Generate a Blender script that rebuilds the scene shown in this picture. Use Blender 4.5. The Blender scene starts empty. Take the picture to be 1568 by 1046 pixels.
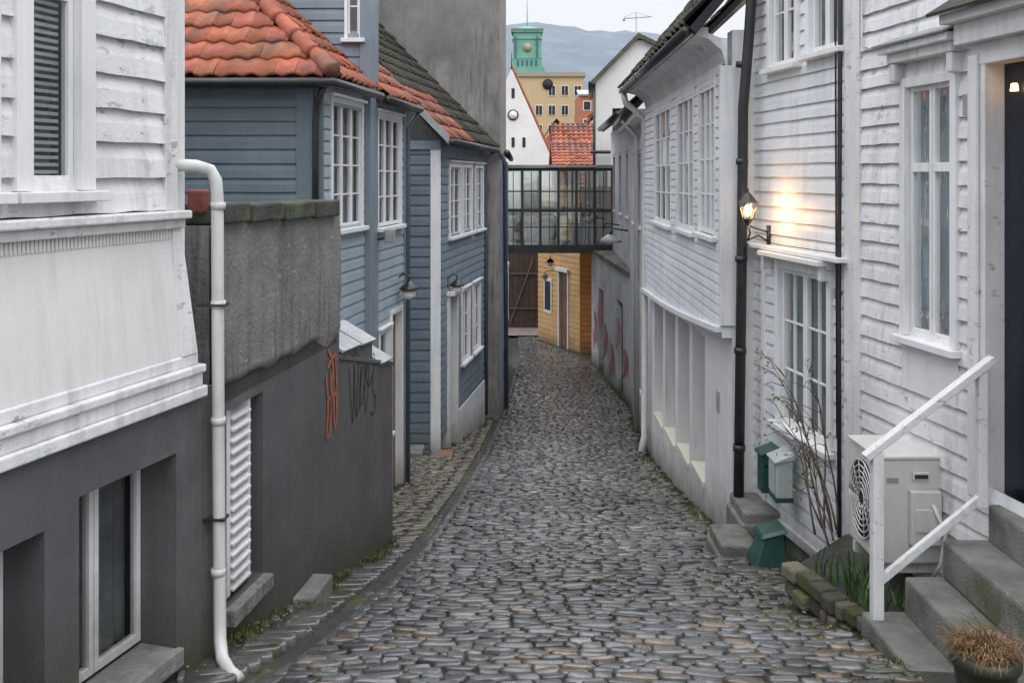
import bpy, math, random
from mathutils import Vector, noise
random.seed(7)
R=random.uniform
ZG=[(-12,-1.2),(-4,-1.2),(0,-1.5),(4.5,-2.33),(6.5,-2.78),(8.6,-3.2),(13,-3.95),(19,-4.7),(26,-5.05),(34,-5.3),(45,-5.4),(60,-5.4)]
# ---------------------------------------------------------------- materials
def new_mat(name):
    m=bpy.data.materials.new(name); m.use_nodes=True
    nt=m.node_tree; nt.nodes.clear()
    return m,nt,nt.nodes,nt.links
def M(name,c1,c2=None,scale=3.0,rough=.6,rvar=.12,bump=.15,bscale=40,streak=0.0,sc=(.12,.11,.09),attr=False,peel=0.0,peelc=(.25,.22,.18),metal=0,patch=None,patchc=None,dist=.01,splash=0,splc=(.075,.075,.05),coat=0):
    c2=c2 or tuple(x*.8 for x in c1)
    m,nt,N,L=new_mat(name)
    out=N.new('ShaderNodeOutputMaterial'); b=N.new('ShaderNodeBsdfPrincipled'); L.new(b.outputs[0],out.inputs[0])
    b.inputs['Metallic'].default_value=metal
    if coat: b.inputs['Coat Weight'].default_value=coat; b.inputs['Coat Roughness'].default_value=.16
    tc=N.new('ShaderNodeTexCoord')
    def nz(s,d=4,r=.6,vec=None):
        n=N.new('ShaderNodeTexNoise'); n.inputs['Scale'].default_value=s; n.inputs['Detail'].default_value=d; n.inputs['Roughness'].default_value=r
        L.new(vec or tc.outputs['Object'],n.inputs['Vector']); return n.outputs['Fac']
    def ramp(f,a,bb):
        r=N.new('ShaderNodeMapRange'); r.inputs['From Min'].default_value=a; r.inputs['From Max'].default_value=bb; L.new(f,r.inputs['Value']); return r.outputs['Result']
    def mix(f,a,bb,mode='MIX'):
        x=N.new('ShaderNodeMix'); x.data_type='RGBA'; x.blend_type=mode
        if hasattr(f,'links'): L.new(f,x.inputs['Factor'])
        else: x.inputs['Factor'].default_value=f
        for v,i in ((a,6),(bb,7)):
            if hasattr(v,'links'): L.new(v,x.inputs[i])
            else: x.inputs[i].default_value=(*v,1)
        return x.outputs[2]
    def op(o,a,k):
        x=N.new('ShaderNodeMath'); x.operation=o
        for v,i in ((a,0),(k,1)):
            if hasattr(v,'links'): L.new(v,x.inputs[i])
            else: x.inputs[i].default_value=v
        return x.outputs[0]
    mul=lambda a,k: op('MULTIPLY',a,k)
    col=mix(ramp(nz(scale),.35,.65),c1,c2)
    if patch:
        col=mix(ramp(nz(patch,5,.65),.5,.62),col,patchc)
    if streak:
        mp=N.new('ShaderNodeMapping'); mp.inputs['Scale'].default_value=(9,9,.7); L.new(tc.outputs['Object'],mp.inputs['Vector'])
        f=mul(mul(ramp(nz(1.5,5,.65,mp.outputs[0]),.45,.75),ramp(nz(1.3,3),.35,.6)),streak)
        col=mix(f,col,sc)
    if peel:
        mp=N.new('ShaderNodeMapping'); mp.inputs['Scale'].default_value=(1,1,2.2); L.new(tc.outputs['Object'],mp.inputs['Vector'])
        pf=mul(ramp(nz(9,6,.72,mp.outputs[0]),.66-peel*.1,.68-peel*.1),ramp(nz(1.7,3),.4,.6))
        col=mix(pf,col,peelc)
    if splash:   # dirt and algae on the foot of the walls, following the sloping street
        ge=N.new('ShaderNodeNewGeometry'); sp=N.new('ShaderNodeSeparateXYZ'); L.new(ge.outputs['Position'],sp.inputs[0])
        fc=N.new('ShaderNodeFloatCurve'); cv=fc.mapping.curves[0]
        pts=[(y/40,(z+6)/6) for y,z in ZG if 0<=y<=34]
        cv.points[0].location=pts[0]; cv.points[1].location=(1,(-5.35+6)/6)
        for p in pts[1:]: cv.points.new(*p)
        fc.mapping.update(); L.new(op('DIVIDE',sp.outputs['Y'],40.0),fc.inputs['Value'])
        gzn=op('SUBTRACT',op('MULTIPLY',fc.outputs[0],6.0),6.0)
        h=op('SUBTRACT',sp.outputs['Z'],gzn)
        h=op('SUBTRACT',h,mul(nz(3.5,5,.7),.75))
        f=mul(ramp(h,.12,-.38),splash)
        col=mix(f,col,splc)
    if attr:
        a=N.new('ShaderNodeAttribute'); a.attribute_name='Col'
        col=mix(1.0,col,a.outputs['Color'],'MULTIPLY')
    L.new(col,b.inputs['Base Color'])
    rr=N.new('ShaderNodeMapRange'); rr.inputs['To Min'].default_value=max(.05,rough-rvar); rr.inputs['To Max'].default_value=min(1,rough+rvar)
    rr.inputs['From Min'].default_value=.35; rr.inputs['From Max'].default_value=.65
    L.new(nz(scale*1.3,3),rr.inputs['Value']); L.new(rr.outputs['Result'],b.inputs['Roughness'])
    bp=N.new('ShaderNodeBump'); bp.inputs['Strength'].default_value=bump; bp.inputs['Distance'].default_value=dist
    L.new(nz(bscale,5,.65),bp.inputs['Height']); L.new(bp.outputs[0],b.inputs['Normal'])
    return m
WHITE=M('white_paint',(.78,.78,.785),(.71,.71,.715),2,.45,.1,.2,60,.55,(.38,.37,.34),splash=.8,splc=(.17,.17,.13))
WHITEW=M('white_weathered',(.76,.76,.77),(.65,.65,.66),2,.5,.1,.5,45,.8,(.36,.35,.33),peel=.65,peelc=(.36,.34,.31))
WHITEB=M('white_cool_board',(.73,.755,.79),(.63,.655,.69),2,.5,.1,.3,50,.65,(.38,.38,.38),peel=.35,peelc=(.42,.41,.40),splash=.7,splc=(.2,.2,.16))
WHITED=M('white_dirty_plaster',(.76,.765,.775),(.63,.635,.645),1.6,.7,.1,.5,25,.8,(.30,.29,.28),peel=.5,peelc=(.34,.32,.30),patch=.8,patchc=(.60,.605,.615),splash=.9,splc=(.12,.13,.07))
CREAM=M('skirt_panel',(.70,.695,.685),(.64,.635,.625),2,.5,.1,.2,50,.5,(.42,.40,.36))
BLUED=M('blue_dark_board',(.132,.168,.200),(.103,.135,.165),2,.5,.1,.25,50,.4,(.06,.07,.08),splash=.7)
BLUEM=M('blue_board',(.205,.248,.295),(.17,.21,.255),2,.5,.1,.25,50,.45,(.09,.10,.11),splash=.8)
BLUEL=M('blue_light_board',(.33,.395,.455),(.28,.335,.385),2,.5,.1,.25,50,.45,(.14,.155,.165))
GREYR=M('grey_render',(.102,.102,.106),(.079,.079,.083),1.3,.6,.12,.45,70,.5,(.042,.042,.043),patch=.9,patchc=(.118,.118,.121),splash=.9,splc=(.05,.056,.032))
GREYU=M('stained_render',(.245,.238,.230),(.158,.154,.148),2.2,.75,.1,.9,30,1.0,(.06,.056,.05),peel=.35,peelc=(.36,.36,.35),dist=.02)
CONC=M('big_gable_render',(.255,.24,.222),(.165,.154,.142),1.1,.85,.1,.8,18,1.0,(.075,.068,.06),patch=.45,patchc=(.32,.305,.29))
STONE=M('stone_step',(.24,.24,.225),(.14,.14,.125),5,.72,.12,1.0,60,.7,(.055,.06,.035),patch=1.3,patchc=(.10,.13,.04),dist=.02)
MOSSB=M('mossy_stone',(.19,.178,.155),(.12,.115,.09),6,.9,.1,1.0,50,.3,(.05,.055,.03),patch=3,patchc=(.10,.125,.03),dist=.03,attr=True)
SLATEG=M('mossy_coping',(.065,.07,.058),(.04,.045,.035),6,.85,.1,1.0,60,patch=5,patchc=(.09,.115,.05),dist=.02)
BLACK=M('black_iron',(.018,.018,.02),(.03,.03,.032),5,.35,.1,.1,80)
PIPEW=M('white_pipe',(.64,.635,.615),(.54,.535,.515),3,.4,.1,.1,60,.6,(.25,.22,.17))
PIPEG=M('grey_blue_pipe',(.10,.13,.16),(.08,.1,.13),3,.4,.1,.1,60)
TILE=M('clay_tile',(.47,.145,.075),(.35,.095,.05),5,.7,.1,.6,60,.6,(.12,.06,.045),attr=True,patch=2.2,patchc=(.20,.095,.065))
TILEM=M('mossy_tile',(.12,.10,.085),(.07,.063,.053),5,.85,.1,1,50,attr=True,patch=3,patchc=(.12,.13,.035),dist=.02)
COB=M('cobble_stone',(.93,.93,.935),(.60,.60,.60),11,.25,.14,.55,42,attr=True,dist=.008,coat=.6)
MORT=M('street_mortar',(.042,.041,.035),(.028,.028,.025),6,.5,.2,1,40,patch=1.3,patchc=(.05,.068,.020),dist=.02)
DARK=M('dark_interior',(.025,.026,.03),(.015,.015,.018),1,.8)
CURT=M('curtain_cloth',(.50,.50,.50),(.36,.36,.365),4,.9,.05,.2,30)
CURTM=M('curtain_mid',(.42,.43,.44),(.28,.29,.305),3,.9,.05,.2,30)
CURTD=M('curtain_dim',(.20,.21,.21),(.10,.11,.11),4,.9,.05,.2,30)
DOORB=M('door_navy',(.008,.014,.026),(.006,.01,.02),2,.3,.1,.1,30)
BROWN=M('brown_wood',(.20,.10,.055),(.14,.07,.04),4,.6,.1,.3,40)
GATE=M('gate_wood',(.085,.055,.045),(.055,.037,.032),4,.7,.1,.5,30,.4)
ORNG=M('orange_board',(.66,.27,.055),(.53,.21,.045),2,.55,.1,.3,40,.35,(.2,.1,.04),splash=.6)
ORNL=M('orange_lit_board',(.66,.40,.17),(.55,.32,.14),2,.55,.1,.3,40,.4,(.25,.15,.07),splash=.6)  # paler orange; brightness of the lit face is put into the colour
ACW=M('ac_casing',(.60,.595,.565),(.54,.535,.51),2,.4,.1,.05,40,.4,(.3,.28,.22))
GRNP=M('green_box',(.02,.075,.06),(.013,.055,.045),3,.4,.1,.1,40,.3,(.05,.06,.05))
GRYB=M('grey_box',(.44,.48,.48),(.38,.42,.42),3,.4,.1,.1,40,.3,(.2,.2,.18))
ZINC=M('zinc_lid',(.38,.39,.40),(.28,.29,.30),4,.4,.15,.3,30,.4,(.1,.1,.09))
STEM=M('rose_stem',(.12,.08,.055),(.08,.055,.04),10,.7)
LEAF=M('leaf_green',(.07,.13,.03),(.04,.08,.02),10,.6,attr=True)
MOSS=M('moss_green',(.080,.092,.024),(.048,.058,.017),10,.9,attr=True)
DRY=M('dry_plant',(.26,.17,.09),(.16,.11,.055),10,.8,attr=True)
POT=M('glazed_pot',(.05,.055,.035),(.03,.035,.025),4,.35)
GRB=M('graffiti_black',(.012,.012,.015),None,3,.5)
GRO=M('graffiti_orange',(.50,.12,.05),(.22,.10,.07),9,.6)
GRR=M('graffiti_red',(.6,.05,.06),(.45,.07,.08),6,.6)
BEIGE=M('beige_facade',(.52,.39,.22),(.48,.36,.21),.2,.8,.1,.1,5)
COPPER=M('verdigris',(.17,.37,.30),(.13,.30,.25),.5,.7,.1,.2,5)
FARO=M('far_orange_facade',(.42,.15,.08),(.36,.13,.07),.3,.8)
FARW=M('far_white_wall',(.74,.73,.71),(.65,.64,.62),.3,.8,.1,.2,3,.3,(.4,.38,.33))
FARTILE=M('far_clay_tile',(.42,.14,.075),(.30,.09,.055),2.0,.8,.1,.8,6,attr=True,dist=.05)
STEELG=M('bridge_frame',(.05,.055,.052),(.03,.033,.032),4,.5,.1,.2,40,.4,(.02,.02,.02))
REDP=M('red_brick_end',(.22,.055,.04),(.14,.04,.03),12,.8,.1,.6,40)
HILL=M('hazy_hill_forest',(.128,.158,.185),(.105,.133,.158),.012,.95,.02,.3,.08,patch=.03,patchc=(.145,.172,.20),dist=1)  # forest with the distance haze mixed into its blue-grey base colour
WET=M('far_paving',(.34,.26,.24),(.25,.20,.19),3,.45,.15,.5,20)
SILLY=M('sill_yellowed',(.68,.67,.58),(.62,.60,.47),4,.6)
NICHE=M('niche_panel',(.50,.52,.55),(.42,.44,.47),2,.6,.1,.2,30,.5,(.25,.25,.25))
def glassmat(name,tint,base,k=.5):
    m,nt,N,L=new_mat(name)
    o=N.new('ShaderNodeOutputMaterial'); mx=N.new('ShaderNodeMixShader'); t=N.new('ShaderNodeBsdfTransparent'); g=N.new('ShaderNodeBsdfGlossy')
    t.inputs[0].default_value=(*tint,1); g.inputs['Roughness'].default_value=.03; g.inputs[0].default_value=(.9,.93,.95,1)
    fr=N.new('ShaderNodeFresnel'); fr.inputs[0].default_value=1.5
    a=N.new('ShaderNodeMath'); a.operation='MULTIPLY_ADD'; a.inputs[1].default_value=k; a.inputs[2].default_value=base; L.new(fr.outputs[0],a.inputs[0])
    nz=N.new('ShaderNodeTexNoise'); nz.inputs['Scale'].default_value=3.5; bp=N.new('ShaderNodeBump'); bp.inputs['Strength'].default_value=.12; bp.inputs['Distance'].default_value=.02
    L.new(nz.outputs[0],bp.inputs['Height']); L.new(bp.outputs[0],g.inputs['Normal'])
    L.new(a.outputs[0],mx.inputs[0]); L.new(t.outputs[0],mx.inputs[1]); L.new(g.outputs[0],mx.inputs[2]); L.new(mx.outputs[0],o.inputs[0])
    return m
GLASS=glassmat('window_glass',(.86,.89,.89),.05,.45)
GLASSB=glassmat('bridge_glass',(.82,.88,.85),.34,1.0)
def emis(name,c,s):
    m,nt,N,L=new_mat(name); o=N.new('ShaderNodeOutputMaterial'); e=N.new('ShaderNodeEmission'); e.inputs[0].default_value=(*c,1); e.inputs[1].default_value=s
    L.new(e.outputs[0],o.inputs[0]); return m
LITG=emis('lit_lamp_bulb',(1,.52,.18),9)
# ---------------------------------------------------------------- geometry helpers
class W:
    def __init__(s,x0,y0,x1,y1,sg=1):
        dx,dy=x1-x0,y1-y0; s.L=math.hypot(dx,dy); s.o=(x0,y0); s.u=(dx/s.L,dy/s.L); s.n=(s.u[1]*sg,-s.u[0]*sg)
    def P(s,u,n,z): return (s.o[0]+s.u[0]*u+s.n[0]*n, s.o[1]+s.u[1]*u+s.n[1]*n, z)
    def at(s,Y): return (Y-s.o[1])/s.u[1]
    def atx(s,X): return (X-s.o[0])/s.u[0]
XY=W(0,0,1,0,-1)   # u = X, n = Y
class Obj:
    def __init__(s,name): s.name=name; s.parts={}
    def p(s,part,mat,smooth=False,bevel=0):
        if part not in s.parts: s.parts[part]=dict(v=[],f=[],m=mat,c=[],s=smooth,b=bevel)
        return s.parts[part]
    def add(s,part,mat,vs,fs,col=(1,1,1),smooth=False,bevel=0):
        d=s.p(part,mat,smooth,bevel); k=len(d['v']); d['v'].extend(vs); d['c'].extend([col]*len(vs))
        d['f'].extend([tuple(i+k for i in f) for f in fs])
    def hexa(s,part,mat,P,**k):
        s.add(part,mat,P,[(0,3,2,1),(4,5,6,7),(0,1,5,4),(1,2,6,5),(2,3,7,6),(3,0,4,7)],**k)
    def box(s,part,mat,w,u0,u1,n0,n1,z0,z1,**k):
        z0=z0 if isinstance(z0,tuple) else (z0,z0); z1=z1 if isinstance(z1,tuple) else (z1,z1)
        s.hexa(part,mat,[w.P(u0,n0,z0[0]),w.P(u1,n0,z0[1]),w.P(u1,n1,z0[1]),w.P(u0,n1,z0[0]),w.P(u0,n0,z1[0]),w.P(u1,n0,z1[1]),w.P(u1,n1,z1[1]),w.P(u0,n1,z1[0])],**k)
    def prism(s,part,mat,pts,z0,z1,**k):
        n=len(pts); vs=[(x,y,z0) for x,y in pts]+[(x,y,z1) for x,y in pts]
        fs=[tuple(range(n))[::-1],tuple(range(n,2*n))]+[(i,(i+1)%n,n+(i+1)%n,n+i) for i in range(n)]
        s.add(part,mat,vs,fs,**k)
    def tube(s,part,mat,pts,r,seg=8,smooth=True,**k):
        pts=[Vector(p) for p in pts]; n=len(pts); rs=r if isinstance(r,(list,tuple)) else [r]*n
        vs=[];fs=[]; prev=None
        for i,p in enumerate(pts):
            d=(pts[min(i+1,n-1)]-pts[max(i-1,0)]).normalized()
            if prev is None:
                a=Vector((0,0,1)) if abs(d.z)<.9 else Vector((1,0,0)); x=d.cross(a).normalized()
            else:
                x=(prev-d*prev.dot(d)).normalized()
            prev=x; y=d.cross(x)
            for j in range(seg):
                t=2*math.pi*j/seg; q=p+(x*math.cos(t)+y*math.sin(t))*rs[i]; vs.append(tuple(q))
        for i in range(n-1):
            for j in range(seg):
                a=i*seg+j;b=i*seg+(j+1)%seg; fs.append((a,b,b+seg,a+seg))
        fs.append(tuple(range(seg))[::-1]); fs.append(tuple(range((n-1)*seg,n*seg)))
        s.add(part,mat,vs,fs,smooth=smooth,**k)
    def finish(s,single=False):
        allv=[v for d in s.parts.values() for v in d['v']]
        if not allv: return
        lo=[min(v[i] for v in allv) for i in range(3)]; hi=[max(v[i] for v in allv) for i in range(3)]
        c=Vector([(lo[i]+hi[i])/2 for i in range(3)]); c.z=lo[2]
        par=None
        if not (single or len(s.parts)==1):
            par=bpy.data.objects.new(s.name,None); par.location=c; bpy.context.collection.objects.link(par); par.empty_display_size=.3
        for pn,d in s.parts.items():
            me=bpy.data.meshes.new(pn if par else s.name)
            me.from_pydata([(v[0]-c.x,v[1]-c.y,v[2]-c.z) for v in d['v']],[],d['f'])
            ca=me.color_attributes.new('Col','FLOAT_COLOR','POINT')
            ca.data.foreach_set('color',[x for q in d['c'] for x in (*q,1)])
            if d['s']: me.polygons.foreach_set('use_smooth',[True]*len(me.polygons))
            me.materials.append(d['m']); me.update()
            ob=bpy.data.objects.new(pn if par else s.name,me); bpy.context.collection.objects.link(ob)
            if par: ob.parent=par
            else: ob.location=c
            if d['b']:
                bv=ob.modifiers.new('bevel','BEVEL'); bv.width=d['b']; bv.segments=2; bv.limit_method='ANGLE'
        return par
def siding(o,part,mat,w,u0,u1,z0,z1,expo,ops=(),lip=.018,jit=.003,seg=.3,n0=0,zf=None,bn=0):
    z=z0; d=o.p(part,mat)
    while z<z1-.01:
        zt=min(z+expo*R(.95,1.05),z1); zc=(z+zt)/2
        iv=[(u0,u1)]
        for (a,b,c,e) in ops:
            if c<zc<e:
                nv=[]
                for (p,q) in iv:
                    if b<=p or a>=q: nv.append((p,q))
                    else:
                        if a>p: nv.append((p,a))
                        if b<q: nv.append((b,q))
                iv=nv
        jb=R(-jit,jit); g=R(.95,1.03)
        for (p,q) in iv:
            n=max(1,int(math.ceil((q-p)/seg))); vs=[];fs=[]
            for i in range(n+1):
                u=p+(q-p)*i/n; zb=z+jb+R(-jit,jit)*.6; ztt=zt+.012
                if zf: zb=max(zb,zf(u)); ztt=max(ztt,zf(u))
                nn=n0+R(-jit,jit)*.5
                vs+= [w.P(u,n0-.01,zb),w.P(u,nn+lip,zb),w.P(u,nn+lip*.75,zb+(ztt-zb)*.5),w.P(u,n0+.002,ztt)]
            for i in range(n):
                k=i*4; fs+=[(k,k+4,k+5,k+1),(k+1,k+5,k+6,k+2),(k+2,k+6,k+7,k+3)]
            o.add(part,mat,vs,fs,col=(g,g,g))
        z=zt
def flatwall(o,part,mat,w,u0,u1,z0,z1,ops=(),n=0,rev=.15,backn=None,revmat=None):
    us=sorted({u0,u1,*[x for p in ops for x in p[:2]]}); zs=sorted({z0,z1,*[x for p in ops for x in p[2:]]})
    for i in range(len(us)-1):
        for j in range(len(zs)-1):
            a,b,c,d=us[i],us[i+1],zs[j],zs[j+1]; uc,zc=(a+b)/2,(c+d)/2
            if any(p[0]<uc<p[1] and p[2]<zc<p[3] for p in ops): continue
            o.add(part,mat,[w.P(a,n,c),w.P(b,n,c),w.P(b,n,d),w.P(a,n,d)],[(0,1,2,3)])
    for (a,b,c,d) in ops:
        q=[(a,c),(b,c),(b,d),(a,d)]
        for i in range(4):
            (x,y),(x2,y2)=q[i],q[(i+1)%4]
            o.add(part,revmat or mat,[w.P(x,n,y),w.P(x2,n,y2),w.P(x2,n-rev,y2),w.P(x,n-rev,y)],[(0,1,2,3)])
def window(o,w,u0,u1,z0,z1,cas=2,rows=3,cols=1,casing=.06,out=.035,rec=0,fm=None,curt=1,sill=True,head=True,cmat=None,transom=None,f=.028,cd=.09):
    fm=fm or WHITE; r=rec
    if casing:
        o.box('window_casing',fm,w,u0-casing,u0,r-.02,r+out,z0-.01,z1+casing,bevel=.004)
        o.box('window_casing',fm,w,u1,u1+casing,r-.02,r+out,z0-.01,z1+casing,bevel=.004)
        o.box('window_casing',fm,w,u0+.001,u1-.001,r-.02,r+out-.003,z1,z1+casing-.002,bevel=.004)
        if head: o.box('window_casing',fm,w,u0-casing-.03,u1+casing+.03,r-.02,r+out+.035,z1+casing+.001,z1+casing+.028)
    if sill: o.box('window_casing',fm,w,u0-casing-.03,u1+casing+.03,r-.02,r+out+.05,z0-.055,z0-.012)
    cw=(u1-u0)/cas
    for c in range(cas):
        a=u0+c*cw+.003; b=u0+(c+1)*cw-.003
        for (p,q,s_,t) in ((a,a+f,z0,z1),(b-f,b,z0,z1),(a+f,b-f,z0,z0+f*1.4),(a+f,b-f,z1-f,z1)):
            o.box('window_frame',fm,w,p,q,r-.03,r+.008,s_,t,bevel=.002)
        ia,ib=a+f,b-f; za,zb=z0+f*1.4,z1-f
        for k in range(1,cols):
            x=ia+(ib-ia)*k/cols; o.box('window_frame',fm,w,x-.008,x+.008,r-.022,r+.002,za,zb)
        if transom:
            zt=za+(zb-za)*transom; o.box('window_frame',fm,w,ia,ib,r-.028,r+.016,zt-.028,zt+.028)
        else:
            for k in range(1,rows):
                z=za+(zb-za)*k/rows; o.box('window_frame',fm,w,ia,ib,r-.023,r+.001,z-.008,z+.008)
        g=R(-.002,.002)
        o.add('window_glass',GLASS,[w.P(a,r-.010+g,z0),w.P(b,r-.010-g,z0),w.P(b,r-.010-g,z1),w.P(a,r-.010+g,z1)],[(0,1,2,3)])
    D=-.28
    q=[(u0-.02,z0-.03),(u1+.02,z0-.03),(u1+.02,z1+.03),(u0-.02,z1+.03)]
    o.add('window_room',DARK,[w.P(x,r+D,y) for x,y in q],[(0,1,2,3)])
    for i in range(4):
        (x,y),(x2,y2)=q[i],q[(i+1)%4]
        o.add('window_room',DARK,[w.P(x,r-.02,y),w.P(x2,r-.02,y2),w.P(x2,r+D,y2),w.P(x,r+D,y)],[(0,1,2,3)])
    if curt:
        nseg=max(6,int((u1-u0)/.02)); spans=[(u0,u1)] if curt in(1,3) else [(u0,u0+(u1-u0)*.3),(u1-(u1-u0)*.3,u1)]
        for (a,b) in spans:
            ph=R(0,6); vs=[];fs=[]; zb=z0 if curt!=3 else z0+(z1-z0)*.35
            k_=cd/.09
            for i in range(nseg+1):
                u=a+(b-a)*i/nseg; nn=r-cd+k_*(.014*math.sin(u*75+ph)+.006*math.sin(u*31+ph))
                vs+=[w.P(u,nn,zb),w.P(u,nn,z1)]
            for i in range(nseg): fs.append((2*i,2*i+2,2*i+3,2*i+1))
            o.add('curtain',cmat or CURTM,vs,fs,smooth=True)
def tileroof(o,part,mat,O,U,V,wu,wv,tw=.22,tl=.30,inside=None,amp=.028,lift=.03,sub=6,cr=(.75,1.2)):
    O=Vector(O);U=Vector(U).normalized();V=Vector(V).normalized();Nn=U.cross(V).normalized()
    if Nn.z<0: Nn=-Nn
    prof=lambda s: amp*(0.5+0.5*math.cos(2*math.pi*s))**.8
    nr=int(math.ceil(wv/tl)); nc=int(math.ceil(wu/tw))
    for r in range(nr):
        for c in range(nc):
            vs=[];fs=[]; g=R(*cr); col=(g,g*R(.88,1.1),g*R(.85,1.15)); jz=R(-.008,.008); jv=R(-.012,.012)
            if random.random()<.08: col=tuple(q*.55 for q in col)
            for i in range(sub+1):
                u=(c+i/sub)*tw; h=prof(i/sub+.15)
                v0=r*tl+jv; v1=(r+1)*tl+.03
                vs+=[tuple(O+U*u+V*v0+Nn*(h+lift-.025+jz)),tuple(O+U*u+V*v0+Nn*(h+lift+jz)),tuple(O+U*u+V*v1+Nn*h)]
            for i in range(sub):
                u=(c+(i+.5)/sub)*tw
                if inside and not inside(u,(r+.5)*tl): continue
                fs+=[(3*i,3*i+3,3*i+4,3*i+1),(3*i+1,3*i+4,3*i+5,3*i+2)]
            if fs: o.add(part,mat,vs,fs,col=col,smooth=True)
def slab(o,part,mat,P4,t,**k):
    P=[Vector(p) for p in P4]; n=(P[1]-P[0]).cross(P[3]-P[0]).normalized()
    if n.z<0:n=-n
    o.hexa(part,mat,[tuple(p-n*t) for p in P]+[tuple(p) for p in P],**k)
def lerp_table(T):
    def f(x):
        if x<=T[0][0]: return T[0][1]
        if x>=T[-1][0]: return T[-1][1]
        for i in range(len(T)-1):
            if T[i][0]<=x<=T[i+1][0]:
                x0,y0=T[i];x1,y1=T[i+1]
                m0=(y1-(T[i-1][1] if i else y0))/(x1-(T[i-1][0] if i else x0))
                m1=((T[i+2][1] if i+2<len(T) else y1)-y0)/((T[i+2][0] if i+2<len(T) else x1)-x0)
                h=x1-x0;t=(x-x0)/h
                return (2*t**3-3*t*t+1)*y0+(t**3-2*t*t+t)*h*m0+(-2*t**3+3*t*t)*y1+(t**3-t*t)*h*m1
    return f
def lin(T):
    def f(x):
        if x<=T[0][0]: return T[0][1]
        for (a,b),(c,d) in zip(T,T[1:]):
            if x<=c: return b+(d-b)*(x-a)/(c-a)
        return T[-1][1]
    return f
zg=lerp_table(ZG)
XL=lin([(0,-2.88),(4.8,-1.52),(5.2,-1.52),(8.58,-1.05),(8.62,-1.7),(11.9,-1.33),(14.6,-1.7),(14.72,-1.1),(18.5,-.54),(27,-.2),(34,-.25)])
XR=lin([(0,2.9),(4.2,1.93),(5.4,1.93),(6.2,1.72),(6.3,2.4),(7.0,2.38),(8.2,2.2),(8.7,1.95),(14.8,2.07),(20.5,2.46),(27,2.2),(30,1.3),(31,.9),(34,.9)])
XG=lin([(0,-2.2),(4,-1.36),(5,-1.17),(8.4,-.82),(13.3,-.57),(19,-.3),(26,.05),(34,.1)])
def gz(x,y):
    d=x-XG(y); z=zg(y)-.035*math.exp(-(d/.2)**2)+.018*noise.noise((x*1.3,y*1.3,0))
    z+= .02*max(0,1-((x-.6)/1.4)**2)
    if d<-.1: z+=min(.05,(-.1-d)*.15)
    return z
# ---------------------------------------------------------------- ground
g=Obj('ground')
ys=[-60,-30,-12]+[-8+i*.25 for i in range(0,200)]+[45,55,60,80,150,300,800,1600,3000]
xs=[-2500,-800,-200,-60,-20,-10,-6,-4]+[-3+i*.25 for i in range(0,27)]+[4.5,6,10,20,60,200,800,2500]
vs=[(x,y,(gz(x,y) if abs(x)<5 and y<40 else zg(y))-.022) for y in ys for x in xs]
nx=len(xs); fs=[(j*nx+i,j*nx+i+1,(j+1)*nx+i+1,(j+1)*nx+i) for j in range(len(ys)-1) for i in range(nx-1)]
g.add('ground',MORT,vs,fs); g.finish()
# ---------------------------------------------------------------- cobbles
st=Obj('cobblestone_street')
def stone(o,part,mat,cx,cy,hw,hl,ang,h,col,zfun=gz,tilt=.085,rings=((1,-.05),(1,-.009),(.95,-.002),(.80,.0005))):
    ca,sa=math.cos(ang),math.sin(ang); tx,ty=R(-tilt,tilt),R(-tilt,tilt)
    base=[]
    kx,ky=R(.74,.95),R(.55,.9)
    for (sx,sy) in ((1,ky),(kx,1),(-kx,1),(-1,ky),(-1,-ky),(-kx,-1),(kx,-1),(1,-ky)):
        base.append((sx*hw*R(.90,1.04),sy*hl*R(.84,1.06)))
    z0=zfun(cx,cy); slope=(zfun(cx,cy+.1)-zfun(cx,cy-.1))/.2
    vs=[]
    for (k,dz) in rings:
        for (x,y) in base:
            X=(x*k)*ca-(y*k)*sa; Y=(x*k)*sa+(y*k)*ca
            vs.append((cx+X,cy+Y,z0+slope*Y+h+dz+(tx*X+ty*Y)*(1 if dz>-.04 else 0)+(R(-.002,.002) if dz>-.008 else 0)))
    n=8; fs=[]
    for r in range(len(rings)-1):
        for i in range(n): fs.append((r*n+i,r*n+(i+1)%n,(r+1)*n+(i+1)%n,(r+1)*n+i))
    fs.append(tuple(range((len(rings)-1)*n,len(rings)*n)))
    o.add(part,mat,vs,fs,col=col,smooth=True)
def scol(x,y):
    n=noise.noise((x*.9,y*.5,3)); v=R(.085,.19)*(1+.5*n)
    r=random.random()
    warm=.35+.5*noise.noise((x*.5+8,y*.3,1))+(.3 if x>1 or x<-.9 else 0)
    if r<.13*warm*2: c=(v*1.4,v*1.10,v*.84)
    elif r<.45: c=(v*1.06,v*1.0,v*.94)
    else: c=(v*.98,v*1.0,v*1.03)
    if random.random()<.16: c=tuple(q*.5 for q in c)
    if random.random()<.06: c=tuple(q*1.6 for q in c)
    e=min(x-XL(y),XR(y)-x)
    if e<.35 and random.random()<.5: c=(c[0]*.75,c[1]*.85,c[2]*.55)
    return c
y=2.9
while y<33.6:
    pitch=R(.068,.104) if y<14 else R(.082,.115)
    xl=XG(y)+.13; xr=XR(y)-.02; x=xl+R(-.03,.05)
    while x<xr-.03:
        w_=R(.08,.18) if random.random()<.82 else R(.17,.26)
        if x+w_>xr: w_=max(.06,xr-x)
        cx=x+w_/2; t=(cx-xl)/(xr-xl)
        cy=y+.18*math.sin(math.pi*min(1,max(0,t)))+.03*math.sin(cx*2+y*.3)+R(-.009,.009)
        stone(st,'setts',COB,cx,cy,w_/2-.003,pitch/2*R(.9,1.04)-.0015,R(-.06,.06)+.09*math.cos(math.pi*t),R(-.008,.008),scol(cx,cy))
        x+=w_
    y+=pitch
y=2.8
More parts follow.
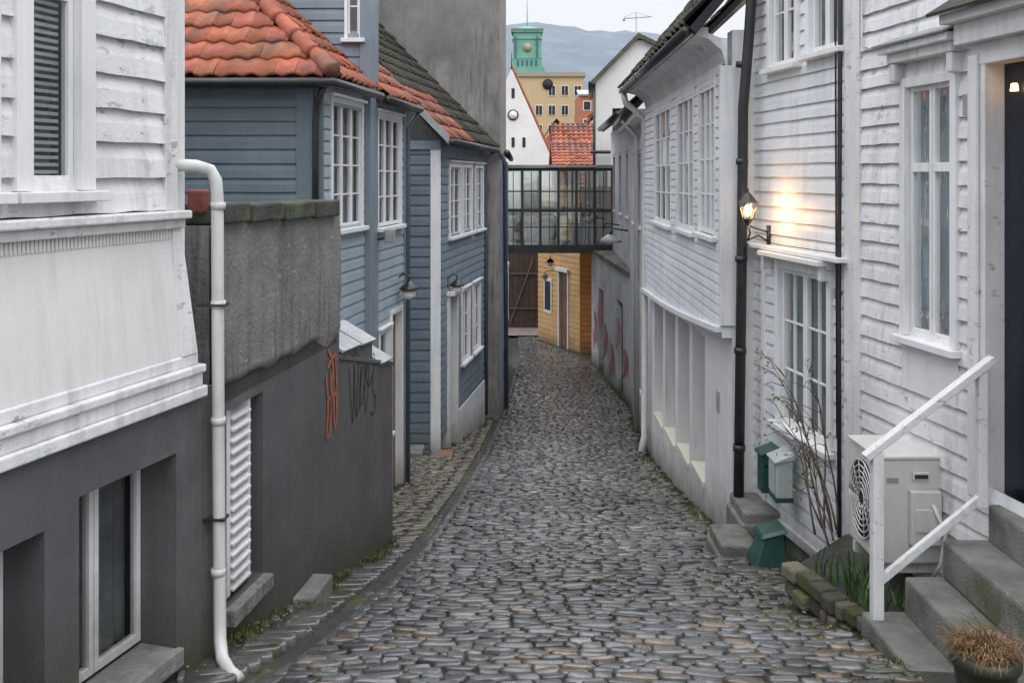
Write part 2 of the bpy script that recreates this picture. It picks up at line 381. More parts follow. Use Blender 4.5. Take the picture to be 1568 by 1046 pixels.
while y<27:
    pitch=R(.16,.26); k=R(.1,.17); c=(k*.99,k,k*1.02); ang=math.atan2(-(XG(y+.5)-XG(y)),.5)
    stone(st,'gutter_slabs',COB,XG(y)+.085,y,.042,pitch/2-.005,ang,-.012,c,tilt=.03)
    stone(st,'gutter_slabs',COB,XG(y)-.0,y+.05,.038,pitch/2-.005,ang,-.02,tuple(q*.9 for q in c),tilt=.03)
    y+=pitch
y=2.8
while y<19:
    near=y<8.6; pitch=R(.1,.16) if near else R(.08,.11)
    a=XL(y)+.0; b=XG(y)-.05
    if b-a>.06:
        x=b
        while x>a+.03:
            w_=min(R(.22,.38) if near else R(.12,.2),x-a)
            cx=x-w_/2; k=R(.08,.155); c=(k*1.0,k*1.0,k*.98)
            if not near: c=(k*1.28,k*1.04,k*.82)
            if random.random()<.18: c=(c[0]*.8,c[1]*.92,c[2]*.6)
            stone(st,'margin_slabs',COB,cx,y+(b-cx)*-.25,w_/2-.006,pitch/2-.005,.25,R(-.006,.006),c,tilt=.04)
            x-=w_
    y+=pitch
st.finish()
fp=Obj('far_paving'); fp.add('far_paving',WET,[(-4,32.0,-5.20),(1.2,32.0,-5.20),(1.2,34,-5.25),(-4,34,-5.25)],[(0,1,2,3)]); fp.finish()
# ================================================================ LEFT A : white house, grey basement
A=Obj('white_clapboard_house'); w=W(-2.878,0,-1.52,4.8); U=w.at
ce=w.L
ops=[(U(3.35),U(3.787),-2.5,-1.37),(U(3.97),U(4.60),-2.22,-1.30),(U(1.2),U(2.2),-1.9,-1.37)]
flatwall(A,'basement_wall',GREYR,w,-1,ce,-2.8,-1.05,ops,0,.22)
for (a,b,c,d) in ops: window(A,w,a,b,c+.02,d,cas=2,rows=1,casing=0,rec=-.20,curt=1,sill=False,cmat=CURTD)
A.box('basement_sills',GREYU,w,U(3.95),U(4.62),-.2,.03,-2.30,-2.215,bevel=.006)
A.box('cornice',WHITEW,w,-1,ce+.01,-.05,.03,-1.075,-1.02,bevel=.008)
A.box('cornice',WHITEW,w,-1,ce-.005,-.05,.012,-1.02,-.955,bevel=.012)
A.box('cornice',WHITEW,w,-1,ce+.0,-.05,.028,-.955,-.915,bevel=.01)
A.box('cornice',WHITEW,w,-1,ce-.02,-.05,-.005,-.915,-.86,bevel=.012)
for (a,b) in ((-1,ce-.15),):
    A.add('skirt',CREAM,[w.P(a,-.012,-.87),w.P(b,-.012,-.87),w.P(b,-.075,-.25),w.P(a,-.075,-.25)],[(0,1,2,3)])
A.hexa('skirt_post',WHITEW,[w.P(ce-.15,-.2,-.86),w.P(ce-.03,-.2,-.86),w.P(ce-.03,.0,-.86),w.P(ce-.15,.0,-.86),w.P(ce-.15,-.2,-.245),w.P(ce-.08,-.2,-.245),w.P(ce-.08,-.06,-.245),w.P(ce-.15,-.06,-.245)],bevel=.004)
u=2.0
while u<ce-.16:
    A.box('bead_row',CREAM,w,u,u+.014,-.085,-.064,-.30,-.25)
    u+=.022
A.box('sill_band',WHITEW,w,-1,ce-.06,-.14,-.01,-.205,-.165,bevel=.008)
A.box('sill_band',WHITEW,w,-1,ce-.07,-.14,-.04,-.25,-.205,bevel=.008)
w2=W(*w.P(-1,-.11,0)[:2],*w.P(ce-.09,-.11,0)[:2]); o2=1.0
wop=[(o2+U(3.80),o2+U(4.06),-.05,1.5),(o2+U(3.1),o2+U(3.56),-.05,1.5),(o2+U(1.5),o2+U(2.4),-.05,1.5)]
siding(A,'clapboards',WHITEW,w2,0,w2.L-.09,-.165,3.6,.152,wop,lip=.034,jit=.006,seg=.12)
for q in wop: window(A,w2,*q,cas=1,rows=2,casing=.085,out=.05,curt=1,cmat=CURTD,cd=.1)
for q in wop[:2]:
    z=-.02
    while z<1.45:
        A.box('blind_slats',CURT,w2,q[0]+.03,q[1]-.03,-.06,-.045,z,z+.014); z+=.03
A.box('corner_board',WHITEW,w2,w2.L-.09,w2.L+.005,-.1,.035,-.165,3.6,bevel=.004)
A.prism('body',WHITE,[w.P(-1,-.45,0)[:2],w.P(ce-.1,-.45,0)[:2],(-6.5,5.6),(-7,.2)],-2.9,3.6)
we=W(*w.P(ce-.02,-.02,0)[:2],*w.P(ce-.02,-2.5,0)[:2],-1)
A.box('end_wall',GREYR,we,0,2.5,-.15,0,-2.8,-1.05)
we2=W(*w.P(ce-.1,-.13,0)[:2],*w.P(ce-.1,-2.6,0)[:2],-1)
A.box('end_wall_upper',WHITE,we2,0,2.5,-.15,0,-1.05,3.6)
slab(A,'roof',TILEM,[w.P(-1.3,.3,3.45),w.P(ce+.2,.3,3.45),w.P(ce+.2,-2.6,5.6),w.P(-1.3,-2.6,5.6)],.12)
A.finish()
dp=Obj('white_downpipe')
dp.tube('pipe',PIPEW,[(-1.66,4.72,.055),(-1.56,4.84,.05),(-1.50,4.87,.03),(-1.475,4.88,-.02),(-1.468,4.88,-.1),(-1.463,4.88,-1.3),(-1.455,4.88,-2.22),(-1.448,4.86,-2.30),(-1.42,4.8,-2.36),(-1.36,4.72,-2.385),(-1.30,4.66,-2.39)],.031,12)
for z in (-.13,-.62,-1.2,-1.95): dp.tube('collar',PIPEW,[(-1.463,4.88,z),(-1.463,4.88,z-.035)],.037,12)
for z in (-.64,-1.7): dp.box('bracket',BLACK,XY,-1.56,-1.42,4.84,4.92,z-.006,z+.006)
dp.finish()
bb=Obj('red_brick_block'); bb.box('brick',REDP,XY,-1.66,-1.575,5.0,5.12,-.19,-.07,bevel=.012); bb.finish()
# ================================================================ B grey boundary wall
B=Obj('grey_rendered_wall'); w=W(-1.548,5.0,-1.043,8.58); U=w.at
lv=(U(5.21),U(5.70),-2.30,-1.25)
flatwall(B,'lower_wall',GREYR,w,0,U(7.1),-3.4,-1.05,[lv],0,.14)
B.box('lower_wall_far',GREYR,w,U(7.1)-.001,w.L,-.28,-.002,-3.6,(-1.33,-1.66))
B.box('wall_cap',GREYR,w,U(7.1),w.L+.012,-.29,.012,(-1.33,-1.66),(-1.295,-1.625),bevel=.006)
nu,nz_=60,28; vs=[];fs=[]; ue=U(7.06)
for j in range(nz_+1):
    for i in range(nu+1):
        u=ue*i/nu; z=-1.12+(.87)*j/nz_; zz=z
        if j==0: zz=-1.13+.07*noise.noise((u*3,0,5))+.03*math.sin(u*2)
        if j==nz_: zz=-.245-.03*u/ue
        nn=.022+.014*noise.noise((u*2,z*2,1))+.006*noise.noise((u*9,z*9,1)) if j>0 else .002
        ex=.03*noise.noise((0,z*5,9)) if i==nu else 0
        vs.append(w.P(u+ex,nn,zz))
for j in range(nz_):
    for i in range(nu): k=j*(nu+1)+i; fs.append((k,k+1,k+nu+2,k+nu+1))
B.add('upper_render',GREYU,vs,fs,smooth=True)
B.box('upper_core',GREYU,w,0,ue-.015,-.32,.0,-1.2,(-.255,-.285))
u=.06
for i,L_ in enumerate((.36,.5,.55,.52)):
    B.box('coping_blocks',SLATEG,w,u,u+L_-.03,-.30,.06+R(-.01,.01),-.25-.01*i,-.135-.012*i+R(-.008,.008),bevel=.014); u+=L_
a,b,c,d=lv
B.box('louvre_back',DARK,w,a,b,-.14,-.12,c,d)
B.box('louvre_frame',WHITE,w,a,a+.12,-.12,-.03,c+.02,d-.0,bevel=.004)
B.box('louvre_frame',WHITE,w,a+.36,a+.39,-.12,-.03,c+.02,d,bevel=.004)
z=c+.04
while z<d-.05:
    B.hexa('louvre_slats',WHITE,[w.P(a+.12,-.10,z+.035),w.P(a+.36,-.10,z+.035),w.P(a+.36,-.015,z),w.P(a+.12,-.015,z),w.P(a+.12,-.10,z+.047),w.P(a+.36,-.10,z+.047),w.P(a+.36,-.015,z+.012),w.P(a+.12,-.015,z+.012)])
    z+=.062
B.box('louvre_sill',GREYU,w,a-.02,b+.02,-.13,.06,c-.09,(c+.0,c-.01),bevel=.008)
def ribbon(o,part,mat,w,pts,wd,n):
    vs=[];fs=[]
    for i,(u,z) in enumerate(pts):
        a=pts[max(0,i-1)];b=pts[min(len(pts)-1,i+1)]; dx,dz=b[0]-a[0],b[1]-a[1]; l=math.hypot(dx,dz) or 1
        k=wd*(.6+.4*math.sin(i*.9)**2)
        px,pz=-dz/l*k,dx/l*k
        vs+=[w.P(u+px,n,z+pz),w.P(u-px,n,z-pz)]
    for i in range(len(pts)-1): fs.append((2*i,2*i+2,2*i+3,2*i+1))
    o.add(part,mat,vs,fs)
def stroke(o,part,mat,w,pts,wd,n,k=6):
    out=[]; P=[pts[0]]+list(pts)+[pts[-1]]
    for i in range(1,len(P)-2):
        for j in range(k):
            t=j/k; q=[]
            for a in (0,1):
                p0,p1,p2,p3=P[i-1][a],P[i][a],P[i+1][a],P[i+2][a]
                q.append(.5*(2*p1+(p2-p0)*t+(2*p0-5*p1+4*p2-p3)*t*t+(3*p1-p0-3*p2+p3)*t**3))
            out.append(tuple(q))
    out.append(pts[-1]); ribbon(o,part,mat,w,out,wd,n)
u0=U(7.32); z0=-1.86
T_=[[(0,.50),(.10,.15),(.15,.0),(.20,.25),(.22,.5),(.25,.2),(.32,.02),(.36,.3),(.40,.52)],
    [(.42,.05),(.50,.30),(.56,.42),(.50,.42),(.46,.22),(.52,.1),(.62,.2),(.70,.42)],
    [(.66,.50),(.66,.2),(.70,.0),(.78,.1),(.84,.36),(.78,.44),(.74,.3),(.88,.22),(1.0,.3)],
    [(.95,.42),(1.05,.50),(1.12,.40),(1.02,.26),(1.06,.12),(1.16,.05),(1.1,-.08),(.9,-.05)],
    [(.1,.62),(.2,.58),(.3,.64)],[(.6,.6),(.62,.66)]]
for s_ in T_: stroke(B,'graffiti',GRB,w,[(u0+x*.62,z0+y*.84) for x,y in s_],.0085,.004)
u0=U(6.80)
for s_ in ([(0,.5),(.05,.2),(.0,0),(.1,.02),(.14,.3),(.12,.52),(.2,.3),(.24,.02),(.3,.1),(.3,.4),(.26,.6)],[(.02,.3),(.2,.28),(.32,.33)],[(.04,.55),(.24,.62),(.34,.55)],[(.05,.7),(.2,.5),(.1,.1)]):
    stroke(B,'graffiti_orange',GRO,w,[(u0+x*.75,-1.80+y*.85) for x,y in s_],.018,.006)
for (ya,yb,zt) in ((7.12,7.56,-1.17),(7.60,7.98,-1.20),(8.14,8.50,-1.45)):
    ua,ub=U(ya),U(yb)-.02
    slab(B,'hatch_lids',ZINC,[w.P(ua,.03,zt-.10),w.P(ub,.03,zt-.12),w.P(ub,-.24,zt+.03),w.P(ua,-.24,zt+.05)],.018)
    B.box('hatch_box',GREYR,w,ua+.02,ub-.02,-.23,.0,zt-.45,zt-.12)
B.finish()
cs=Obj('concrete_step_block'); cs.box('block',STONE,w,U(6.15),U(6.55),0.0,.14,zg(6.3)-.1,zg(6.3)+.09,bevel=.015); cs.finish()
# ================================================================ C1 blue hip-roof house
C=Obj('blue_hip_roof_house')
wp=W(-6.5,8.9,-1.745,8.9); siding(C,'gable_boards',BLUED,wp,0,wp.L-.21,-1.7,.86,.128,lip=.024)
C.box('corner_board',BLUED,wp,wp.L-.21,wp.L-.05,-.05,.035,-1.7,.86,bevel=.004)
C.box('corner_board',BLUED,wp,wp.L-.05,wp.L+.03,-.05,.02,-3.6,.86,bevel=.004)
ws=W(-1.745,8.9,-1.557,10.23); U=ws.at
op=[(U(9.2),U(10.12),-.50,.70)]
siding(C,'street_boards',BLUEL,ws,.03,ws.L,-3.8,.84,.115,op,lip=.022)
window(C,ws,*op[0],cas=3,rows=4,cols=1,casing=.05,out=.03,curt=1,cd=.06)
C.prism('body',BLUED,[(-6.5,9.2),(-2.1,9.2),(-1.9,10.2),(-6.5,10.2)],-3.6,.85)
Oe=Vector((-6.6,8.70,.88)); cp,sp=math.cos(math.radians(43)),math.sin(math.radians(43))
tileroof(C,'roof_tiles',TILE,Oe,(1,0,0),(0,cp,sp),5.0,3.6,tw=.18,tl=.25,inside=lambda u,v:u<5.0-v*cp)
slab(C,'roof_deck',DARK,[(-6.6,8.72,.87),(-1.62,8.72,.87),(-4.2,11.3,.87+2.4),(-6.6,11.3,.87+2.4)],.06)
tileroof(C,'roof_tiles',TILE,(-1.6,8.70,.88),(.13,.99,0),(-cp,0,sp),1.6,3.4,tw=.18,tl=.25,inside=lambda u,v:u>v*cp*.95)
for i in range(14):
    t=i*.2; p=Vector((-1.6-t+R(-.008,.008),8.70+t,.93+t*.93)); q=p+Vector((-.24,.24,.223))
    g_=R(.75,1.1); C.tube('hip_tiles',TILE,[p,p+(q-p)*.15,q],[.08,.077,.06],10,col=(g_,g_*.95,g_*.95))
C.tube('gutter',BLACK,[(-6.6,8.66,.83),(-1.58,8.66,.83),(-1.36,10.2,.83)],.042,8)
C.box('fascia',BLACK,wp,0,wp.L+.1,.12,.2,.79,.87)
C.tube('drainpipe',BLACK,[(-1.68,8.75,.8),(-1.76,8.84,.66),(-1.775,8.85,.5),(-1.775,8.85,-1.5)],.03,10)
C.finish()
T=Obj('tall_blue_house'); wt=W(-4.5,10.27,-1.49,10.27)
opt=[(wt.atx(-1.72),wt.atx(-1.60),1.45,2.4)]
siding(T,'boards',BLUEM,wt,0,wt.L-.1,.5,3.9,.125,opt,lip=.022)
window(T,wt,*opt[0],cas=1,rows=3,casing=.035,out=.03,curt=1,f=.018)
T.box('corner_board',BLUEM,wt,wt.L-.1,wt.L+.015,-.05,.035,-3.9,3.9,bevel=.004)
T.prism('body',BLUEM,[(-4.5,10.5),(-1.75,10.5),(-1.5,10.3),(-1.46,10.72),(-4.5,11.4)],-3.9,3.9)
slab(T,'roof',TILEM,[(-1.3,10.1,3.8),(-1.3,11.3,3.8),(-3.2,11.3,5.6),(-3.2,10.1,5.6)],.1)
T.finish()
C2=Obj('blue_terrace_house'); ws=W(-1.497,10.66,-1.325,11.95); U=ws.at
op=[(U(10.75),U(11.72),-.56,.66),(U(10.8),U(11.15),-2.9,-1.75),(U(11.3),U(11.75),-3.8,-1.6)]
siding(C2,'street_boards',BLUEL,ws,0,ws.L,-4.0,.82,.115,op,lip=.022)
window(C2,ws,*op[0],cas=3,rows=4,casing=.05,out=.03,curt=1,cd=.06)
window(C2,ws,*op[1],cas=1,rows=3,casing=.05,fm=BROWN,curt=1)
C2.box('door',BROWN,ws,op[2][0],op[2][1],-.1,-.05,-3.9,-1.6); C2.box('door_frame',WHITE,ws,op[2][0]-.05,op[2][0],-.1,.04,-3.9,-1.55); C2.box('door_frame',WHITE,ws,op[2][1],op[2][1]+.05,-.1,.04,-3.9,-1.55); C2.box('door_frame',WHITE,ws,op[2][0],op[2][1],-.1,.038,-1.6,-1.55)
C2.box('corner_board',BLUEM,ws,ws.L-.06,ws.L+.02,-.06,.03,-4.0,.82)
C2.prism('body',BLUEM,[(-4.5,11.4),(-1.85,10.75),(-1.66,11.9),(-4.5,11.95)],-4,.8)
C2.prism('far_wall',BLUEM,[(-4.5,11.9),(-1.36,11.9),(-1.36,11.96),(-4.5,11.96)],-4,.8)
tileroof(C2,'roof_tiles',TILE,(-1.36,10.6,.86),(.13,.99,0),(-.72,0,.7),1.5,3.6,tw=.18,tl=.25)
slab(C2,'roof_deck',BLACK,[(-1.38,10.6,.84),(-1.19,12.05,.84),(-3.9,12.05,3.3),(-3.9,10.6,3.3)],.07)
C2.tube('gutter',BLACK,[(-1.34,10.5,.82),(-1.13,12.1,.82)],.045,8)
C2.hexa('verge',ZINC,[(-1.17,12.06,.80),(-3.8,12.06,3.36),(-3.8,12.1,3.36),(-1.17,12.1,.80),(-1.17,12.06,.93),(-3.8,12.06,3.49),(-3.8,12.1,3.49),(-1.17,12.1,.93)])
C2.tube('drainpipe',PIPEG,[(-1.15,12.05,.78),(-1.27,11.98,.6),(-1.27,11.98,-3.8)],.026,8)
C2.finish()
# ================================================================ D blue corner house
D=Obj('blue_corner_house'); wp=W(-2.6,14.7,-1.09,14.7)
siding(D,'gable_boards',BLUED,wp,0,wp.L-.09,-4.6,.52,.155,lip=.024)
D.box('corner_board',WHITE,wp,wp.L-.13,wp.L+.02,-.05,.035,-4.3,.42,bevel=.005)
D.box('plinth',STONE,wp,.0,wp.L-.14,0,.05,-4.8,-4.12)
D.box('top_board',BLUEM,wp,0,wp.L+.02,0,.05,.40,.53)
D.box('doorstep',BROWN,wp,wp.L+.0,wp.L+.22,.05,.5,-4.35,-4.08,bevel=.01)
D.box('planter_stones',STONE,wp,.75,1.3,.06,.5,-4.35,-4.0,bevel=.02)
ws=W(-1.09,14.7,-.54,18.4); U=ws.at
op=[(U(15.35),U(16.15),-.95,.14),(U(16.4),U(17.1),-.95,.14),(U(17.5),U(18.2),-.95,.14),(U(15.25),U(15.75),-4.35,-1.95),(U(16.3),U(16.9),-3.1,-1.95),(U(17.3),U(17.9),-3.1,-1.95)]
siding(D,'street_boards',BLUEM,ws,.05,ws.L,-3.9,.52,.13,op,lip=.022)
for q in op[:3]: window(D,ws,*q,cas=2,rows=4,casing=.08,out=.04,curt=1,cd=.06)
for q in op[4:]: window(D,ws,*q,cas=2,rows=3,casing=.07,out=.04,fm=BROWN if q is op[4] else WHITE,curt=1,cd=.06)
q=op[3]; D.box('door',BROWN,ws,q[0],q[1],-.12,-.06,-4.4,q[3])
for k in (.08,.55):
    D.box('door_panels',BROWN,ws,q[0]+.08,q[1]-.08,-.06,-.045,-4.2+k*2,-4.2+k*2+.8)
for (a,b) in ((q[0]-.09,q[0]),(q[1],q[1]+.09)): D.box('door_frame',WHITE,ws,a,b,-.12,.06,-4.5,q[3]+.1)
D.box('door_frame',WHITE,ws,q[0]-.13,q[1]+.13,-.12,.14,q[3]+.1,q[3]+.16)
D.box('plinth_white',WHITE,ws,U(15.95),ws.L,-.05,.03,-5.0,-3.82)
D.prism('body',BLUED,[(-4.6,14.95),(-1.45,14.95),(-.9,18.4),(-4.6,18.4)],-5,.5)
tileroof(D,'roof_tiles',TILE,(-.93,14.5,.55),(.147,.989,0),(-.70,0,.714),1.9,1.1,tw=.24,tl=.3,cr=(.6,1.1))
tileroof(D,'roof_tiles_dark',TILEM,(-.93-.77,14.5,.55+.785),(.147,.989,0),(-.70,0,.714),4.4,4,tw=.24,tl=.3,cr=(.35,.6))
tileroof(D,'roof_tiles_dark',TILEM,(-.65,16.42,.55),(.147,.989,0),(-.70,0,.714),2.5,1.1,tw=.24,tl=.3,cr=(.35,.6))
slab(D,'roof_deck',BLACK,[(-.95,14.5,.53),(-.34,18.95,.53),(-4.4,18.95,4.55),(-4.4,14.5,4.55)],.09)
for (x,y) in ((-.92,14.44),(-.33,18.97)):
    D.hexa('verge_board' if y<15 else 'verge_board_far',ZINC if y<15 else BLACK,[(x,y,.46),(x-3.6,y,4.12),(x-3.6,y+.05,4.12),(x,y+.05,.46),(x,y,.60),(x-3.6,y,4.25),(x-3.6,y+.05,4.25),(x,y+.05,.60)])
D.tube('gutter',BLACK,[(-.88,14.4,.5),(-.28,19.0,.5)],.055,8)
D.tube('drainpipe',PIPEG,[(-.33,18.6,.5),(-.50,18.5,.2),(-.49,18.5,-4.5)],.04,8)
D.finish()
E=Obj('grey_gable_building'); wp=W(-8,19.1,-.24,19.1)
E.box('gable_wall',CONC,wp,0,wp.L,-.4,0,-5,6.2)
E.prism('body',CONC,[(-8,19.5),(-.26,19.5),(-.16,26.3),(-8,26.3)],-5.2,6.2)
we=W(-.24,19.1,-.15,26.3)
E.box('side_band',BLUEM,we,.0,we.L,0,.05,-5.2,.35)
for i in range(3):
    yy=1.2+i*2.1; E.box('side_windows',WHITE,we,yy,yy+.8,.05,.09,-3.6,-2.2); E.box('side_windows_panes',DARK,we,yy+.08,yy+.72,.09,.095,-3.5,-2.3)
E.tube('drainpipe',PIPEG,[(-.22,19.0,.45),(-.14,19.3,.2),(-.11,19.4,-4.6)],.045,8)
E.tube('gutter',BLACK,[(-.10,19.1,.45),(-.02,26.2,.45)],.07,8)
slab(E,'roof',TILEM,[(.0,18.9,5.9),(0,26.4,5.9),(-4,26.4,9),(-4,18.9,9)],.15)
E.finish()
# ================================================================ bridge
Bd=Obj('glazed_footbridge'); x0,x1=-.21,2.72
for ki,ya in enumerate((26.5,28.3)):
    wb=W(x0,ya,x1,ya)
    Bd.box('frame',STEELG,wb,0,wb.L,-.08,.05,-2.08,-1.86); Bd.box('frame',STEELG,wb,0,wb.L,-.05,.04,.14,.22)
    for i in range(7):
        u=wb.L*i/6; Bd.box('frame',STEELG,wb,u-.035,u+.035,-.04,.035,-1.86,.14)
    for z,t in ((-.42,.015),(-.93,.045),(-1.38,.015)): Bd.box('frame',STEELG,wb,0,wb.L,-.03,.028,z-t,z+t)
    if ki==0:
        for i in range(6): Bd.box('sash_bars',STEELG,wb,wb.L*(i+.5)/6-.010,wb.L*(i+.5)/6+.010,-.02,.015,-1.86,.12)
    for i in range(6):
        for (za,zb) in ((-1.86,-.93),(-.93,.14)):
            a,b=wb.L*i/6,wb.L*(i+1)/6; e1,e2=R(-.012,.012),R(-.012,.012)
            Bd.add('glass',GLASSB,[wb.P(a,e1,za),wb.P(b,e2,za),wb.P(b,-e1,zb),wb.P(a,-e2,zb)],[(0,1,2,3)])
Bd.box('floor',BLACK,XY,x0,x1,26.5,28.3,-2.0,-1.9)
Bd.box('roof',ZINC,XY,x0-.02,x1+.05,26.35,28.45,.24,.30)
Bd.box('inner_rail',STEELG,XY,x0,x1,27.4,27.44,-1.1,-1.05)
Bd.box('inner_furniture',GRYB,XY,.7,1.2,27.6,27.9,-1.9,-1.2); Bd.box('inner_furniture',GRYB,XY,1.7,2.3,27.6,27.9,-1.9,-1.4)
Bd.finish()
Gt=Obj('wooden_gate_building'); wg=W(-3,34,1.6,34)
for i in range(24): Gt.box('planks',GATE,wg,i*.19,i*.19+.18,0,.03+R(0,.012),-5.35,-.6)
Gt.box('body',GATE,wg,0,4.6,-2,-.01,-5.4,-.6)
for z in (-4.6,-3.4): Gt.box('rails',M('rail_grey',(.16,.12,.11)),wg,2.7,4.0,.045,.08,z,z+.05)
Gt.hexa('brace',M('brace_grey',(.2,.16,.15)),[wg.P(2.9,.05,-5.1),wg.P(2.94,.05,-5.1),wg.P(2.94,.09,-5.1),wg.P(2.9,.09,-5.1),wg.P(3.7,.05,-2.9),wg.P(3.74,.05,-2.9),wg.P(3.74,.09,-2.9),wg.P(3.7,.09,-2.9)])
Gt.finish()
Or=Obj('orange_clapboard_house'); wo=W(2.05,28.6,.86,31.6,-1)
siding(Or,'boards_side',ORNL,wo,0,wo.L,-5.3,-.3,.16,[(.9,1.6,-5.3,-2.9)],lip=.03)
wo2=W(1.98,28.55,3.2,28.2); siding(Or,'boards_front',ORNG,wo2,0,wo2.L,-5.3,-.3,.16,lip=.03)
Or.box('door',BROWN,wo,.95,1.55,-.06,-.02,-5.3,-2.95)
for (a,b) in ((.86,.95),(1.55,1.64)): Or.box('door_frame',FARW,wo,a,b,-.05,.05,-5.3,-2.9)
Or.box('door_frame',FARW,wo,.8,1.7,-.05,.12,-2.9,-2.8)
Or.box('corner_board',ORNG,wo,-.02,.09,-.04,.045,-5.3,-.3)
Or.box('window_frame',FARW,wo,2.1,2.7,.02,.05,-4.3,-3.2); Or.box('window_pane',DARK,wo,2.18,2.62,.05,.055,-4.2,-3.3)
Or.prism('body',ORNG,[(2.2,28.8),(1.1,31.7),(4,31.7),(4,28.6)],-5.3,-.3)
Or.finish()
# ================================================================ RIGHT F
FX=lambda Y:1.776+.0212*Y
F=Obj('white_colonnade_house'); w=W(FX(8.72),8.72,FX(14.8),14.8,-1); U=w.at
nic=[(U(13.35),U(14.3),-3.45,-1.75),(U(12.2),U(13.15),-3.38,-1.73),(U(11.1),U(12.0),-3.28,-1.70),(U(10.1),U(10.9),-3.18,-1.66)]
flatwall(F,'lower_wall',WHITE,w,0,w.L,-5,-1.36,nic,0,.42)
F.box('niche_back',NICHE,w,0,w.L,-.8,-.42,-5,-1.3)  # greyer than the wall; shade of the niches put into the colour
for (a,b,c,d) in nic:
    F.box('niche_sill',SILLY,w,a+.01,b-.01,-.41,.02,c-.03,c+.02)
    F.box('niche_dark_pane',DARK,w,a+.15,b-.15,-.43,-.41,c+.3,d-.2)  # dark pane on the back, painting the niche shade deeper
    F.box('niche_mullion',WHITE,w,(a+b)/2-.03,(a+b)/2+.03,-.415,-.37,c+.02,d-.002)
F.box('vent',ZINC,w,U(9.3),U(9.42),0,.012,-2.25,-2.05)
F.box('plinth',WHITED,w,0,w.L,-.1,.012,-5,(-3.45,-4.25))
ba=lambda u:-1.34-.34*(u/w.L)-.05*math.sin(math.pi*u/w.L)
for i in range(16):
    a,b=w.L*i/16,w.L*(i+1)/16
    F.box('band_moulding',WHITE,w,a,b,-.05,.15,(ba(a)-.05,ba(b)-.05),(ba(a),ba(b)))
    F.box('band_moulding_low',WHITE,w,a,b,-.05,.09,(ba(a)-.10,ba(b)-.10),(ba(a)-.05,ba(b)-.05))
wins=[(U(9.05),U(9.88),-.55,.86),(U(10.25),U(11.4),-.58,.86),(U(11.95),U(13.5),-.6,.86)]
siding(F,'clapboards',WHITEB,w,0,w.L,-1.82,1.0,.095,wins,lip=.02,n0=.08,zf=lambda u:ba(u))
F.box('corner_board',WHITEB,w,-.03,.06,-.1,.112,-1.33,.98,bevel=.004)
wF=W(*w.P(0,.08,0)[:2],*w.P(w.L,.08,0)[:2],-1)
for q in wins: window(F,wF,*q,cas=3,rows=4,casing=.06,out=.025,curt=1,f=.028,head=False,cmat=CURTM,cd=.10)
for (n0,z0,n1,z1) in ((.05,.95,.10,1.12),(.10,1.12,.22,1.22),(.22,1.22,.37,1.26)):
    F.hexa('soffit',WHITED,[w.P(-.03,n0,z0),w.P(w.L,n0,z0),w.P(w.L,n1,z1),w.P(-.03,n1,z1),w.P(-.03,n0,z0+.1),w.P(w.L,n0,z0+.1),w.P(w.L,n1,z1+.05),w.P(-.03,n1,z1+.05)])
F.tube('gutter',BLACK,[w.P(-.1,.42,1.28),w.P(w.L+.1,.42,1.28)],.05,10)
F.tube('drainpipe_white',PIPEW,[w.P(w.L-.1,.42,1.25),w.P(w.L-.1,.38,1.1),w.P(w.L-.1,.10,.85),w.P(w.L-.1,.10,-3.9),w.P(w.L-.25,.17,-4.1)],.05,8)
th=math.radians(50)
tileroof(F,'roof_tiles',TILEM,w.P(-.15,.42,1.32),(w.u[0],w.u[1],0),(-w.n[0]*math.cos(th),-w.n[1]*math.cos(th),math.sin(th)),w.L+.2,4,tw=.25,tl=.32,amp=.045,cr=(.6,1.5))
slab(F,'roof_deck',DARK,[w.P(-.15,.40,1.30),w.P(w.L+.05,.40,1.30),w.P(w.L+.05,-2.2,1.30+2.6*math.tan(th)),w.P(-.15,-2.2,1.30+2.6*math.tan(th))],.08)
F.prism('body',WHITE,[w.P(0.02,-.82,0)[:2],w.P(w.L-.02,-.82,0)[:2],(6,14.8),(6,8.74)],-5,1.2)
F.box('end_wall',WHITE,W(w.o[0]+.0,8.72,4.5,8.72),0,2.5,-.2,0,-4,1.3)
F.finish()
bp=Obj('black_drainpipe')
bp.tube('pipe',BLACK,[(2.12,8.5,3.2),(2.10,8.5,1.9),(2.06,8.52,1.2),(2.02,8.56,.6),(2.01,8.58,-.9),(1.985,8.58,-2.85)],.046,12)
for z in (1.0,.15,-.7,-1.5,-2.35): bp.tube('collar',BLACK,[(2.013+.01*z*(z<0),8.575,z),(2.013+.01*z*(z<0),8.575,z-.05)],.055,12)
bp.finish()
F2=Obj('weathered_plaster_house'); w=W(2.11,14.85,2.47,20.5,-1); U=w.at
op=[(U(15.6),U(16.3),-.9,.4),(U(17.2),U(17.9),-.9,.4),(U(18.8),U(19.5),-.9,.4),(U(16.4),U(17.0),-3.7,-2.4)]
flatwall(F2,'wall',WHITED,w,0,w.L,-5.3,.9,op,0,.12)
for q in op: window(F2,w,*q,cas=2,rows=3,casing=.06,rec=-.05,curt=1)
F2.prism('body',WHITED,[w.P(0,-.4,0)[:2],w.P(w.L,-.4,0)[:2],(6.5,20.5),(6.5,14.85)],-5.3,.9)
F2.box('eave',WHITE,w,0,w.L,-.1,.25,.9,1.02)
F2.tube('gutter',BLACK,[w.P(0,.3,1.05),w.P(w.L+.1,.3,1.05)],.06,8)
F2.tube('drainpipe',PIPEW,[w.P(2.6,.3,1.0),w.P(2.6,.06,.7),w.P(2.6,.06,-4.6)],.045,8)
F2.box('door',NICHE,w,3.4,4.2,0,.02,-4.7,-2.6)
